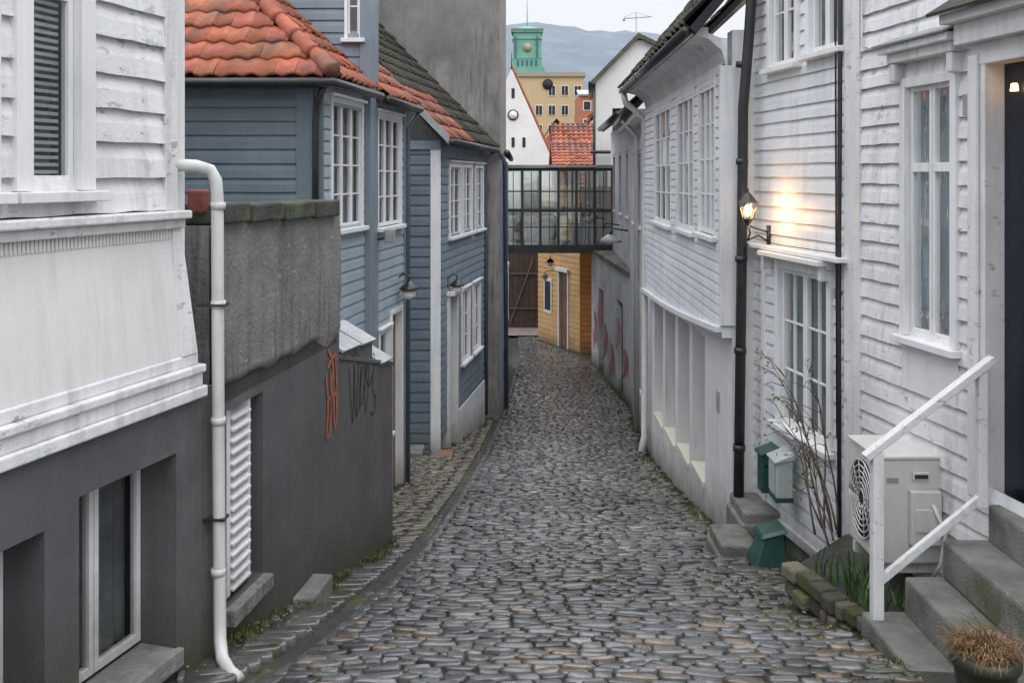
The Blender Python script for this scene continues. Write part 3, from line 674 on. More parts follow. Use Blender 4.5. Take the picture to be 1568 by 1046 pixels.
tileroof(F2,'roof_tiles',TILEM,w.P(-.05,.32,1.08),(w.u[0],w.u[1],0),(-w.n[0]*.7,-w.n[1]*.7,.714),w.L+.1,3.5,tw=.25,tl=.32,cr=(.6,1.2))
slab(F2,'roof_deck',DARK,[w.P(0,.3,1.06),w.P(w.L,.3,1.06),w.P(w.L,-2.1,3.5),w.P(0,-2.1,3.5)],.08)
F2.finish()
J=Obj('graffiti_covered_wall'); w=W(2.47,20.5,2.21,27.2,-1)
flatwall(J,'wall',WHITED,w,0,w.L,-5.4,-2.1,[(1.0,2.0,-5,-2.8),(4.2,5.2,-5.2,-2.9)],0,.15)
J.box('doors',GATE,w,.9,2.1,-.2,-.13,-5.2,-2.7); J.box('doors',GATE,w,4.1,5.3,-.2,-.13,-5.4,-2.8)
for k in range(6):
    b_=[(0,.1),(.15,.7),(.3,.2),(.45,.8),(.5,.3),(.7,.1),(.85,.6),(.7,.8),(.6,.5),(.9,.0),(1.1,.4)]
    stroke(J,'graffiti',GRR,w,[(.1+k*1.05+x*.9,-4.4+.5*math.sin(k*2)+y*(.8+.1*k)) for x,y in b_],.036,.006+.001*k)
J.box('top',STONE,w,0,w.L,-.5,.05,-2.1,-2.0); J.box('core',WHITED,w,0.01,w.L-.01,-.6,-.21,-5.4,-2.1)
J.finish()
J2=Obj('narrow_white_house'); w=W(2.52,20.52,2.74,27.2,-1)
op=[(1,1.7,-.9,.5),(3,3.7,-.9,.5),(5,5.7,-.9,.5)]
flatwall(J2,'wall',WHITED,w,0,w.L,-1.99,1.2,op,0,.12)
for q in op: window(J2,w,*q,cas=2,rows=3,rec=-.05,casing=.06)
J2.prism('body',WHITED,[w.P(0,-.4,0)[:2],w.P(w.L,-.4,0)[:2],(7,27.2),(7,20.52)],-5.3,1.2)
J2.tube('gutter',BLACK,[w.P(0,.3,1.3),w.P(w.L,.3,1.3)],.07,8)
slab(J2,'roof',TILEM,[w.P(-.1,.3,1.3),w.P(w.L,.3,1.3),w.P(w.L,-2.3,3.7),w.P(-.1,-2.3,3.7)],.12)
for yy in (1.0,3.5): J2.tube('lamp_arm',BLACK,[w.P(yy,0,-1.2),w.P(yy,.35,-1.15),w.P(yy,.4,-1.3)],.02,6)
J2.tube('lamp_shade',ZINC,[w.P(1.0,.4,-1.28),w.P(1.0,.4,-1.38),w.P(1.0,.4,-1.45)],[.05,.2,.26],12)
J2.finish()
K=Obj('white_gabled_house'); wk=W(2.46,28.9,4.3,28.9)
flatwall(K,'front_wall',FARW,wk,0,wk.L,-2,2.9,[(.5,.95,1.0,2.0)],0,.1)
K.box('front_window',DARK,wk,.5,.95,-.12,-.1,1.0,2.0)
K.prism('body',FARW,[(2.48,29.05),(4.3,29.05),(4.7,34),(2.95,34)],-5.3,2.9)
K.add('gable',FARW,[(2.46,28.9,2.9),(4.3,28.9,2.9),(4.3,28.9,4.0),(3.7,28.9,4.0)],[(0,1,2,3)])
wk2=W(2.46,28.9,2.93,34,-1)
for i in range(3): K.box('windows',DARK,wk2,.7+i*1.5,1.3+i*1.5,0,.03,1.0,2.1)
slab(K,'roof',TILEM,[(2.28,28.7,2.75),(2.75,34,2.75),(4.0,34,4.2),(3.7,28.7,4.2)],.12)
slab(K,'roof_back',TILEM,[(3.7,28.7,4.2),(4.0,34,4.2),(5.4,34,3.4),(5.4,28.7,3.4)],.12)
K.tube('gutter',BLACK,[(2.3,28.65,2.72),(2.72,34,2.72)],.07,8)
K.tube('cornice',BLACK,[(2.3,28.7,.7),(3.2,28.7,.7)],.05,8)
K.tube('drainpipe',BLACK,[(2.42,28.8,2.7),(2.42,28.82,-1)],.04,8)
K.finish()
# ================================================================ RIGHT G / H
LX=lambda Y:3.48-.15*Y
G=Obj('white_bay_house'); w=W(LX(6.95),6.95,LX(8.85),8.85,-1); U=w.at
ow=[(U(7.30),U(8.16),-2.03,-.76),(U(7.12),U(7.60),.95,2.6),(U(7.85),U(8.33),.92,2.6)]
siding(G,'clapboards',WHITEB,w,0,w.L,-2.86,3.6,.118,ow,lip=.026,jit=.004,seg=.15)
window(G,w,*ow[0],cas=2,rows=3,cols=2,casing=.07,out=.05,curt=1,f=.034,cd=.05)
for q in ow[1:]: window(G,w,*q,cas=2,rows=4,casing=.06,out=.05,curt=1,cd=.06)
G.box('bay_hood',WHITE,w,U(6.98),U(8.70),0,.13,-.62,-.585,bevel=.006)
G.box('bay_hood',WHITED,w,U(7.2),U(8.3),.0,.17,-.665,-.625,bevel=.006)
for Y in (7.25,8.28): G.box('hood_bracket',WHITE,w,U(Y),U(Y)+.05,.0,.12,-.78,-.665,bevel=.008)
G.box('corner_board',WHITEW,w,-.02,.09,-.05,.045,-2.88,3.6,bevel=.004)
G.box('side_board',WHITE,w,U(8.45),U(8.53),0,.035,-2.85,-.66,bevel=.004)
G.box('base_board',WHITE,w,0,w.L,-.03,.05,-2.93,-2.85,bevel=.006)
G.box('foundation',STONE,w,0,w.L,-.3,-.02,-3.5,-2.93)
G.prism('body',WHITE,[w.P(0,-.35,0)[:2],w.P(w.L,-.35,0)[:2],(6,8.85),(6,6.95)],-3.6,3.6)
slab(G,'roof',TILEM,[w.P(-.05,.3,3.5),w.P(w.L,.3,3.5),w.P(w.L,-2.5,5.5),w.P(-.05,-2.5,5.5)],.12)
G.tube('cable',BLACK,[w.P(.12,.06,3.5),w.P(.11,.06,1.0),w.P(.13,.06,-1.0),w.P(.12,.06,-2.6)],.017,8)
G.tube('cable_thin',BLACK,[w.P(.19,.05,3.5),w.P(.2,.05,1.0),w.P(.18,.05,-1.9)],.007,6)
G.tube('cable_thin',BLACK,[w.P(1.7,.04,-.55),w.P(1.2,.045,-.57),w.P(.2,.05,-.56)],.004,5)
G.box('house_number',ZINC,w,U(7.12),U(7.2),.03,.036,-.9,-.82)
G.finish()
H=Obj('white_doorway_house'); w=W(LX(3.2),3.2,LX(6.93),6.93,-1); U=w.at
win=(U(5.76),U(6.24),-1.0,.56); door=(U(4.5),U(5.43),-1.76,.62)
siding(H,'clapboards',WHITEW,w,0,w.L,-2.62,3.6,.128,[(win[0],win[1],win[2],win[3]),(door[0]-.1,door[1]+.12,-1.8,.72)],lip=.034,jit=.006,seg=.1)
window(H,w,*win,cas=2,rows=2,casing=.06,out=.05,curt=1,transom=.68,head=False,cmat=CURTM,cd=.035)
for k in range(26):
    u=R(win[0]+.04,win[1]-.04); z=win[2]+R(.05,.2)
    H.add('window_flowers',GRR,[w.P(u-.010,-.02,z),w.P(u+.010,-.02,z-.005),w.P(u+.007,-.022,z+.016),w.P(u-.008,-.022,z+.014)],[(0,1,2,3)])
H.box('window_hood',WHITEW,w,win[0]-.14,win[1]+.14,0,.16,.78,.83,bevel=.008)
H.box('window_hood',WHITEW,w,win[0]-.11,win[1]+.11,0,.11,.72,.78,bevel=.01)
slab(H,'hood_top',ZINC,[w.P(win[0]-.16,.19,.835),w.P(win[1]+.16,.19,.835),w.P(win[1]+.16,.0,.91),w.P(win[0]-.16,.0,.91)],.012)
for uu in (win[0]-.10,win[1]+.04): 
    H.box('hood_bracket',WHITEW,w,uu,uu+.06,0,.10,.60,.72,bevel=.012)
H.box('apron',WHITE,w,win[0]-.05,win[1]+.05,.02,.038,-1.35,-1.07)
H.box('door_leaf',DOORB,w,door[0],door[1],-.12,-.07,door[2],door[3])
for (a,b,c,d) in ((.1,.4,.15,.8),(.46,.76,.15,.8),(.1,.4,1.0,2.0),(.46,.76,1.0,2.0)): H.box('door_panels',DOORB,w,door[0]+a,door[0]+b,-.07,-.055,door[2]+c,door[2]+d,bevel=.008)
for (a,b) in ((door[0]-.16,door[0]),(door[1],door[1]+.16)):
    H.box('door_frame',WHITEW,w,a,b,-.14,.05,-1.80,.70,bevel=.005)
    H.box('door_frame_bead',WHITEW,w,a+.04,b-.04,.05,.075,-1.80,.68,bevel=.01)
H.box('door_frame',WHITEW,w,door[0]-.13,door[1]+.13,-.14,.055,.62,.74,bevel=.005)
H.box('door_frame',WHITEW,w,door[0]-.2,door[1]+.2,-.05,.2,.86,.92,bevel=.008)
H.box('door_frame',WHITEW,w,door[0]-.17,door[1]+.17,-.05,.13,.74,.86,bevel=.015)
slab(H,'canopy_top',TILEM,[w.P(door[0]-.24,.26,.925),w.P(door[1]+.24,.26,.925),w.P(door[1]+.24,0,1.08),w.P(door[0]-.24,0,1.08)],.02)
H.tube('door_light',LITG,[w.P(door[1]-.14,-.03,.50),w.P(door[1]-.14,-.03,.46)],[.016,.022],10)
H.box('house_number',ZINC,w,door[1]+.17,door[1]+.22,.03,.04,.35,.47,bevel=.003)
H.box('corner_board',WHITEW,w,w.L-.11,w.L-.0,-.03,.045,-2.65,3.6,bevel=.004)
H.tube('cable',PIPEW,[w.P(w.L-.16,.05,3.5),w.P(w.L-.16,.05,.9),w.P(w.L-.3,.05,.86),w.P(win[1]+.16,.05,.87)],.009,6)
H.box('foundation',STONE,w,0,w.L,-.3,-.02,-3.2,-2.6)
H.prism('body',WHITE,[w.P(0,-.35,0)[:2],w.P(w.L,-.35,0)[:2],(6.5,6.93),(6.5,3.2)],-3.2,3.6)
slab(H,'roof',TILEM,[w.P(-.05,.35,3.5),w.P(w.L,.35,3.5),w.P(w.L,-2.5,5.5),w.P(-.05,-2.5,5.5)],.12)
H.finish()
S=Obj('stone_doorsteps')
for (xa,zt,ya,yb) in ((1.93,-2.40,3.7,5.42),(2.16,-2.20,3.72,5.40),(2.36,-1.99,3.74,5.38),(2.60,-1.79,3.76,5.36)):
    S.box('steps',STONE,XY,xa,3.1,ya,yb,-2.9 if xa<2 else zt-.21,zt,bevel=.018)
S.finish()
Rl=Obj('wooden_handrail')
Rl.box('post',WHITEW,XY,1.955,2.015,5.30,5.36,-2.42,-1.50,bevel=.005)
def beam(o,part,mat,a,b,wy,wz):
    a=Vector(a);b=Vector(b);d=(b-a).normalized(); s_=Vector((0,1,0)); up=d.cross(s_).normalized()
    if up.z<0: up=-up
    P=[]
    for k in (-1,1):
        for (q) in (a,b):
            P.append(q+up*wz*k+s_*-wy); P.append(q+up*wz*k+s_*wy)
    P=[P[0],P[2],P[3],P[1],P[4],P[6],P[7],P[5]]
    o.hexa(part,mat,[tuple(p) for p in P],bevel=.005)
beam(Rl,'top_rail',WHITEW,(1.92,5.33,-1.53),(2.62,5.33,-.99),.032,.020)
beam(Rl,'lower_rail',WHITEW,(2.0,5.33,-2.20),(2.56,5.33,-1.74),.018,.022)
Rl.box('newel_back',WHITEW,XY,2.53,2.58,5.305,5.355,-1.8,-1.03,bevel=.004)
Rl.finish()
P_=Obj('mossy_stone_planter'); wpl=W(1.73,6.3,1.95,5.42,1)
for r in range(4):
    u=0
    while u<wpl.L-.02:
        L_=R(.08,.17); g_=R(.5,1.35); P_.box('stones',MOSSB,wpl,u,min(u+L_,wpl.L)-.008,-.12,R(-.02,.02),-2.90+r*.11+R(0,.01),-2.90+(r+1)*.11-.010+R(-.010,.006),bevel=.018,col=(g_,g_*.97,g_*.85)); u+=L_
P_.prism('soil',MORT,[(1.80,6.3),(2.02,5.44),(2.62,5.44),(2.5,6.9),(2.35,6.9)],-3,-2.52)
P_.finish()
for (x0_,x1_,y0_,y1_,zt) in ((1.66,1.95,7.75,8.25,-2.92),(1.93,2.25,8.15,8.70,-2.80)):
    q=Obj('granite_step_block'); q.box('block',STONE,XY,x0_,x1_,y0_,y1_,-3.4,zt,bevel=.02); q.box('block_chamfer',STONE,XY,x0_-.03,x1_-.02,y0_-.02,y1_,-3.4,zt-.09,bevel=.02); q.finish()
# ---------------------------------------------------------------- AC
ac=Obj('air_conditioner_unit'); wa=W(2.2,5.88,2.19,6.36,-1)
ac.box('casing',ACW,wa,0,wa.L,-.40,0,-2.33,-1.70,bevel=.015)
ac.box('top_lid',ACW,wa,-.01,wa.L+.01,-.41,.01,-1.70,-1.68,bevel=.005)
cu=wa.L/2
for r_ in (.05,.08,.11,.14,.17,.20):
    pts=[wa.P(cu+r_*math.cos(t*math.pi/14),.014,-2.01+1.2*r_*math.sin(t*math.pi/14)) for t in range(29)]
    ac.tube('fan_grille',ACW,pts,.0045,5)
vs=[wa.P(cu+.205*math.cos(t*math.pi/14),.004,-2.01+.245*math.sin(t*math.pi/14)) for t in range(28)]
ac.add('fan_recess',DARK,vs,[tuple(range(28))])
for k in range(12):
    t=k*math.pi/6; ac.tube('fan_grille',ACW,[wa.P(cu+.04*math.cos(t),.012,-2.01+.04*math.sin(t)),wa.P(cu+.205*math.cos(t+.3),.012,-2.01+.245*math.sin(t+.3))],.004,5)
ws_=W(2.2,5.88,2.6,5.88)
ac.box('side_handle',ACW,ws_,.2,.30,0,.02,-1.82,-1.77,bevel=.006); ac.box('side_handle_slot',DARK,ws_,.21,.29,.02,.022,-1.81,-1.785)
ac.box('valve_cover',ACW,ws_,.18,.36,0,.05,-2.2,-1.88,bevel=.015); ac.box('valve_cover',ACW,ws_,.20,.34,.05,.06,-2.12,-1.98,bevel=.01)
ac.box('label',M('label_grey',(.3,.3,.3)),ws_,.05,.12,.001,.003,-1.84,-1.81)
ac.tube('hoses',ACW,[ws_.P(.3,.06,-1.95),ws_.P(.36,.1,-2.1),ws_.P(.34,.08,-2.3),ws_.P(.3,.02,-2.42)],.012,6)
for u in (.05,.38): ac.box('bracket',ACW,wa,u,u+.04,-.5,.0,-2.40,-2.33)
ac.finish()
gb=Obj('green_mailbox')
gb.box('box',GRNP,XY,2.08,2.19,8.15,8.31,-2.64,-2.31,bevel=.01); gb.hexa('lid',GRNP,[(2.06,8.13,-2.33),(2.21,8.13,-2.29),(2.21,8.33,-2.29),(2.06,8.33,-2.33),(2.06,8.13,-2.31),(2.21,8.13,-2.25),(2.21,8.33,-2.25),(2.06,8.33,-2.31)],bevel=.005); gb.box('flap',BLACK,XY,2.1,2.17,8.14,8.15,-2.42,-2.40); gb.finish()
eb=Obj('grey_utility_box'); eb.box('box',GRYB,XY,2.09,2.22,7.74,7.96,-2.55,-2.24,bevel=.012); eb.hexa('lid',GRYB,[(2.07,7.72,-2.27),(2.23,7.72,-2.24),(2.23,7.98,-2.24),(2.07,7.98,-2.27),(2.07,7.72,-2.255),(2.23,7.72,-2.19),(2.23,7.98,-2.19),(2.07,7.98,-2.255)],bevel=.006); eb.box('door_panel',GRYB,XY,2.077,2.09,7.77,7.93,-2.52,-2.28,bevel=.004); eb.box('band',GRNP,XY,2.085,2.223,7.736,7.964,-2.58,-2.55); eb.finish()
bn=Obj('green_recycling_bin')
bn.hexa('body',GRNP,[(1.84,7.45,-3.0),(2.10,7.45,-3.0),(2.10,7.72,-3.0),(1.84,7.72,-3.0),(1.93,7.50,-2.76),(2.08,7.50,-2.72),(2.08,7.70,-2.72),(1.93,7.70,-2.76)],bevel=.015)
bn.hexa('lid',GRNP,[(1.90,7.46,-2.77),(2.11,7.46,-2.72),(2.11,7.73,-2.72),(1.90,7.73,-2.77),(1.92,7.48,-2.74),(2.09,7.48,-2.695),(2.09,7.71,-2.695),(1.92,7.71,-2.74)],bevel=.006)
bn.finish()
# ---------------------------------------------------------------- lamps
def lantern(name,x,y,z,wallp,lit,dirx):
    o=Obj(name)
    def fr(z0,r0,z1,r1,part,mat,ro=math.pi/6):
        vs=[];n=6
        for (zz,rr) in ((z0,r0),(z1,r1)):
            for i in range(n): t=ro+i*2*math.pi/n; vs.append((x+rr*math.cos(t),y+rr*math.sin(t),zz))
        o.add(part,mat,vs,[(i,(i+1)%n,n+(i+1)%n,n+i) for i in range(n)]+[tuple(range(n))[::-1],tuple(range(n,2*n))])
    fr(z+.06,.085,z+.11,.045,'hood',BLACK); fr(z+.11,.045,z+.14,.02,'hood',BLACK); fr(z+.14,.012,z+.18,.008,'hood',BLACK)
    fr(z-.10,.03,z-.075,.05,'base',BLACK); fr(z-.13,.01,z-.10,.03,'base',BLACK)
    for i in range(6):
        t=math.pi/6+i*math.pi/3
        o.tube('ribs',BLACK,[(x+.045*math.cos(t),y+.045*math.sin(t),z-.075),(x+.08*math.cos(t),y+.08*math.sin(t),z+.06)],.004,5)
    vs=[];n=6
    for (zz,rr) in ((z-.075,.042),(z+.058,.077)):
        for i in range(n): t=math.pi/6+i*2*math.pi/n; vs.append((x+rr*math.cos(t),y+rr*math.sin(t),zz))
    o.add('panes',GLASS,vs,[(i,(i+1)%n,n+(i+1)%n,n+i) for i in range(n)])
    o.tube('bulb',LITG if lit else CURT,[(x,y,z-.055),(x,y,z-.03),(x,y,z+.02),(x,y,z+.045)],[.012,.032,.03,.01],10)
    wx_,wy_=wallp
    o.tube('bracket',BLACK,[(wx_,wy_,z-.28),(wx_+(x-wx_)*.5,wy_+(y-wy_)*.5,z-.22),(x,y,z-.25),(x+dirx*.02,y,z-.19),(x,y,z-.12)],.009,7)
    o.tube('bracket',BLACK,[(wx_,wy_,z-.20),(wx_+(x-wx_)*.6,wy_+(y-wy_)*.6,z-.16),(x,y,z-.13)],.008,7)
    o.tube('backplate',BLACK,[(wx_,wy_,z-.34),(wx_,wy_,z-.14)],.018,8)
    o.finish()
lantern('lit_wall_lantern',1.955,8.12,-.28,(2.19,8.36),True,1)
def bell(name,x,y,z,wallp):
    o=Obj(name)
    o.tube('arm',BLACK,[(wallp[0],wallp[1],z+.02),(wallp[0],wallp[1],z+.16),((wallp[0]+x)/2,(wallp[1]+y)/2,z+.22),(x,y,z+.2),(x,y,z+.12)],.012,7)
    o.tube('shade',BLACK,[(x,y,z+.14),(x,y,z+.11),(x,y,z+.06),(x,y,z+.04)],[.02,.05,.11,.12],14)
    o.tube('globe',FARW,[(x,y,z+.04),(x,y,z),(x,y,z-.05),(x,y,z-.08)],[.05,.085,.075,.02],12)
    o.finish()
bell('wall_lamp',-1.22,11.6,-1.38,(-1.37,11.7)); bell('wall_lamp',-.86,15.3,-1.75,(-1.0,15.2))
fl=Obj('flood_light'); fl.box('housing',ZINC,XY,-1.38,-1.28,10.6,10.75,-.72,-.58,bevel=.01); fl.tube('arm',BLACK,[(-1.5,10.68,-.7),(-1.33,10.68,-.66)],.012,6); fl.finish()
bell('hanging_street_lamp',1.05,26.9,-2.4,(1.05,27.0))
bell('wall_lamp',1.0,29.8,-3.1,(1.5,29.9))
L=bpy.data.lights.new('lantern_light','POINT'); L.energy=7; L.color=(1,.58,.26); L.shadow_soft_size=.04
lo=bpy.data.objects.new('lantern_light',L); lo.location=(2.0,8.02,-.27); bpy.context.collection.objects.link(lo)
# ---------------------------------------------------------------- plants
cr=Obj('climbing_rose')
for k in range(10):
    x,y,z=2.2+R(-.10,.10),6.65+R(-.15,.3),-2.5; pts=[];rs=[]; n=14; H_=R(.6,1.4); dx=R(-.16,.10);dy=R(-.05,.9); ph=R(0,6)
    for i in range(n):
        t=i/(n-1); pts.append((x+dx*t*t+.03*math.sin(ph+t*6)-dy*t*.1,y+dy*t+.05*math.sin(ph+t*5),z+H_*t-.12*t**4)); rs.append(.008*(1-t*.75))
    cr.tube('stems',STEM,pts,rs,6)
    for b in range(6):
        i=random.randrange(4,n); p=Vector(pts[i]); q=p+Vector((R(-.2,.05),R(-.15,.2),R(-.04,.2))); m=(p+q)/2+Vector((R(-.03,.03),R(-.03,.03),.03))
        cr.tube('stems',STEM,[p,m,q],[.0035,.003,.0015],5)
        if random.random()<.55:
          for l in range(3):
            c=q+Vector((R(-.05,.05),R(-.05,.05),R(-.05,.05))); a=Vector((R(-1,1),R(-1,1),R(-1,1))).normalized()*.018; b_=a.orthogonal().normalized()*.010
            g_=R(.6,1.4); cr.add('leaves',LEAF,[tuple(c-a),tuple(c+b_),tuple(c+a),tuple(c-b_)],[(0,1,2,3)],col=(g_*1.7,g_,g_*.8))
cr.finish()
df=Obj('daffodil_leaves')
for k in range(90):
    y=R(5.5,6.25); x=2.0+R(0,.3)-(y-5.5)*.15; z=-2.53; h=R(.12,.28); a=R(0,6.28); l=R(.02,.1); w_=.007
    ca,sa=math.cos(a),math.sin(a); vs=[]
    for t in (0,.4,.8,1):
        cx,cy,cz=x+ca*l*t*t,y+sa*l*t*t,z+h*t*(1-.15*t); ww=w_*(1-t**3*.9); vs+=[(cx-sa*ww,cy+ca*ww,cz),(cx+sa*ww,cy-ca*ww,cz)]
    g_=R(.6,1.5); df.add('leaves',LEAF,vs,[(0,1,3,2),(2,3,5,4),(4,5,7,6)],col=(g_*.8,g_,g_))
df.finish()
pt=Obj('potted_dry_plant'); px_,py_=2.03,4.2
pt.tube('pot',POT,[(px_,py_,-2.4),(px_,py_,-2.36),(px_,py_,-2.2),(px_,py_,-2.09),(px_,py_,-2.085),(px_,py_,-2.04),(px_,py_,-2.035)],[.085,.09,.115,.13,.145,.145,.13],20)
for k in range(900):
    a=R(0,6.28); r_=R(0,.12); l=R(.03,.14); x,y=px_+r_*math.cos(a),py_+r_*math.sin(a); z=-2.04; b=a+R(-1.5,1.5)
    q=Vector((x+math.cos(b)*l,y+math.sin(b)*l,z+R(-.02,.07))); p=Vector((x,y,z)); m=(p+q)/2+Vector((0,0,R(.01,.05))); g_=R(.3,1.6)
    s_=Vector((-math.sin(b),math.cos(b),0))*.0016
    pt.add('dry_stalks',DRY,[tuple(p-s_),tuple(p+s_),tuple(m+s_),tuple(m-s_),tuple(q)],[(0,1,2,3),(3,2,4)],col=(g_,g_*R(.8,1),g_*.8))
for k in range(6):
    pt.tube('twigs',STEM,[(px_+R(-.08,.08),py_+R(-.05,.05),-2.05),(px_+R(-.1,.1),py_,-1.95),(px_+R(-.14,.14),py_+R(-.1,.1),-1.88)],[.003,.003,.001],5)
pt.finish()
ms=Obj('moss_and_weeds')
def tuft(x,y,s,part,mat,n=14,up=.05,cm=1):
    z=gz(x,y)
    for i in range(n):
        a=R(0,6.28); r_=R(0,s); px,py=x+r_*math.cos(a),y+r_*math.sin(a); h=R(.3,1)*up; b=R(0,6.28); w_=.005
        g_=R(.6,1.7)*cm
        ms.add(part,mat,[(px-w_*math.sin(b),py+w_*math.cos(b),z-.01),(px+w_*math.sin(b),py-w_*math.cos(b),z-.01),(px+h*.6*math.cos(b),py+h*.6*math.sin(b),z+h)],[(0,1,2)],col=(g_,g_,g_))
for i in range(1000):
    y=R(4.8,22); s=random.random()
    if s<.5: x=XL(y)+abs(random.gauss(0,.04))+.01
    else: x=XR(y)-abs(random.gauss(0,.06))-.01
    if noise.noise((x*2,y*1.2,4))>-.15: tuft(x,y,.04,'moss',MOSS,16,.030)
for i in range(110):
    y=R(9,19); tuft(XG(y)-R(.1,.5),y,.05,'moss',MOSS,10,.02)
for (cx,cy,rr,n_) in ((1.45,7.0,.3,50),(-1.15,7.8,.1,20),(1.75,12.5,.15,30),(1.6,6.5,.15,30)):
    for i in range(n_): tuft(random.gauss(cx,rr*.5),random.gauss(cy,rr*.7),.03,'moss',MOSS,12,.016,.8)
for i in range(700):
    y=R(4.5,15); x=XR(y)-abs(random.gauss(0,.3)) if random.random()<.7 else XL(y)+abs(random.gauss(0,.1)); z=gz(x,y)+.006
    a=R(0,6.28); s=R(.006,.018); g_=R(.3,1.2); ca,sa=math.cos(a)*s,math.sin(a)*s
    ms.add('leaf_litter',DRY,[(x+ca,y+sa,z),(x-sa*.6,y+ca*.6,z+R(0,.01)),(x-ca,y-sa,z),(x+sa*.6,y-ca*.6,z+R(0,.01))],[(0,1,2,3)],col=(g_*1.2,g_,g_*.8))
ms.finish()
# ================================================================ background
Ch=Obj('white_church_gable'); y0=90
gp=[(-4,-6),(3.7,-6),(3.7,1.5),(-.05,9.9),(-4,1.2)]
n=len(gp); Ch.add('gable_wall',FARW,[(x,y0,z) for x,z in gp]+[(x,y0+12,z) for x,z in gp],[tuple(range(n)),tuple(range(n,2*n))]+[(i,(i+1)%n,n+(i+1)%n,n+i) for i in range(n)])
Ch.hexa('roof',FARTILE,[(3.75,y0+.2,1.5),(3.75,y0+12,1.5),(0,y0+12,10.0),(0,y0+.2,10.0),(3.95,y0+.2,1.6),(3.95,y0+12,1.6),(.0,y0+12,10.3),(.0,y0+.2,10.3)])
Ch.tube('clock_face',DARK,[(.1,y0-.1,5.6),(.1,y0-.02,5.6)],.5,20); Ch.tube('clock_rim',FARW,[(.1,y0-.16,5.6),(.1,y0-.1,5.6)],.38,20)
for (x,z) in ((-.9,3.1),(.1,3.1),(1.1,3.1),(.1,7.6)): Ch.box('windows',DARK,XY,x-.14,x+.14,y0-.05,y0+.01,z-.45,z+.45)
Ch.tube('finial',BLACK,[(-.05,y0,9.8),(-.05,y0,11.3)],.05,6)
Ch.finish()
Be=Obj('beige_city_hall'); y0=140
Be.box('walls',BEIGE,XY,.9,10.3,y0,y0+12,-6,14.2)
Be.box('cornice',M('cornice_stone',(.36,.30,.22)),XY,.7,10.5,y0-.3,y0+12.3,14.2,14.8)
for r_ in range(4):
    for c in range(5):
        x=2.0+c*1.85; z=12.2-r_*2.8
        if r_==0 and c in(0,1): continue
        Be.box('window_frames',FARW,XY,x-.55,x+.55,y0-.08,y0+.01,z-.75,z+.75); Be.box('window_panes',DARK,XY,x-.45,x-.04,y0-.12,y0-.08,z-.65,z+.65); Be.box('window_panes',DARK,XY,x+.04,x+.45,y0-.12,y0-.08,z-.65,z+.65)
Be.tube('clock',DARK,[(5.1,y0-.2,13.1),(5.1,y0-.1,13.1)],.75,20)
Be.finish()
Tw=Obj('green_copper_tower'); y0=140
def fr4(z0,r0,z1,r1,part,mat,o=Tw,cx=2.2,cy=142.3):
    vs=[(cx+sx*r,cy+sy*r,z) for z,r in((z0,r0),(z1,r1)) for sx,sy in((-1,-1),(1,-1),(1,1),(-1,1))]
    o.hexa(part,mat,vs)
fr4(14.7,2.45,15.5,2.45,'balustrade',COPPER); fr4(15.5,2.1,20.6,1.95,'shaft',COPPER); fr4(20.6,2.2,20.9,2.2,'cornice',COPPER); fr4(20.9,2.3,21.1,2.3,'cap_rim',M('copper_roof',(.2,.24,.2))); fr4(21.1,1.9,21.7,.3,'cap',COPPER)
Tw.tube('mast',ZINC,[(2.2,142.3,21.6),(2.2,142.3,26)],.08,6)
for z in (16.8,19.6): fr4(z,2.12,z+.2,2.12,'bands',COPPER)
Tw.tube('clock_face',M('gold_clock',(.36,.36,.18)),[(2.2,140.1,18.4),(2.2,140.25,18.4)],.6,18)
for k in range(5): Tw.box('louvres',M('copper_dark',(.05,.15,.12)),XY,.7+k*.65,1.0+k*.65,140.15,140.25,15.7,16.6)
for x in (.5,3.6): Tw.box('louvres',M('copper_dark2',(.06,.18,.14)),XY,x-.12,x+.12,140.05,140.2,17,20)
Tw.finish()
Fo=Obj('orange_brick_building'); y0=120
Fo.box('walls',FARO,XY,8.3,16,y0,y0+10,-6,10.0)
for r_ in range(4):
    for c in range(3):
        x=9.2+c*1.8; z=8.6-r_*2.2; Fo.box('window_frames',FARW,XY,x-.5,x+.5,y0-.06,y0,z-.6,z+.6); Fo.box('window_panes',DARK,XY,x-.4,x+.4,y0-.1,y0-.06,z-.5,z+.5)
slab(Fo,'roof',ZINC,[(8.1,y0-.3,10),(16.2,y0-.3,10),(16.2,y0+3,10.8),(8.1,y0+3,10.8)],.2)
Fo.finish()
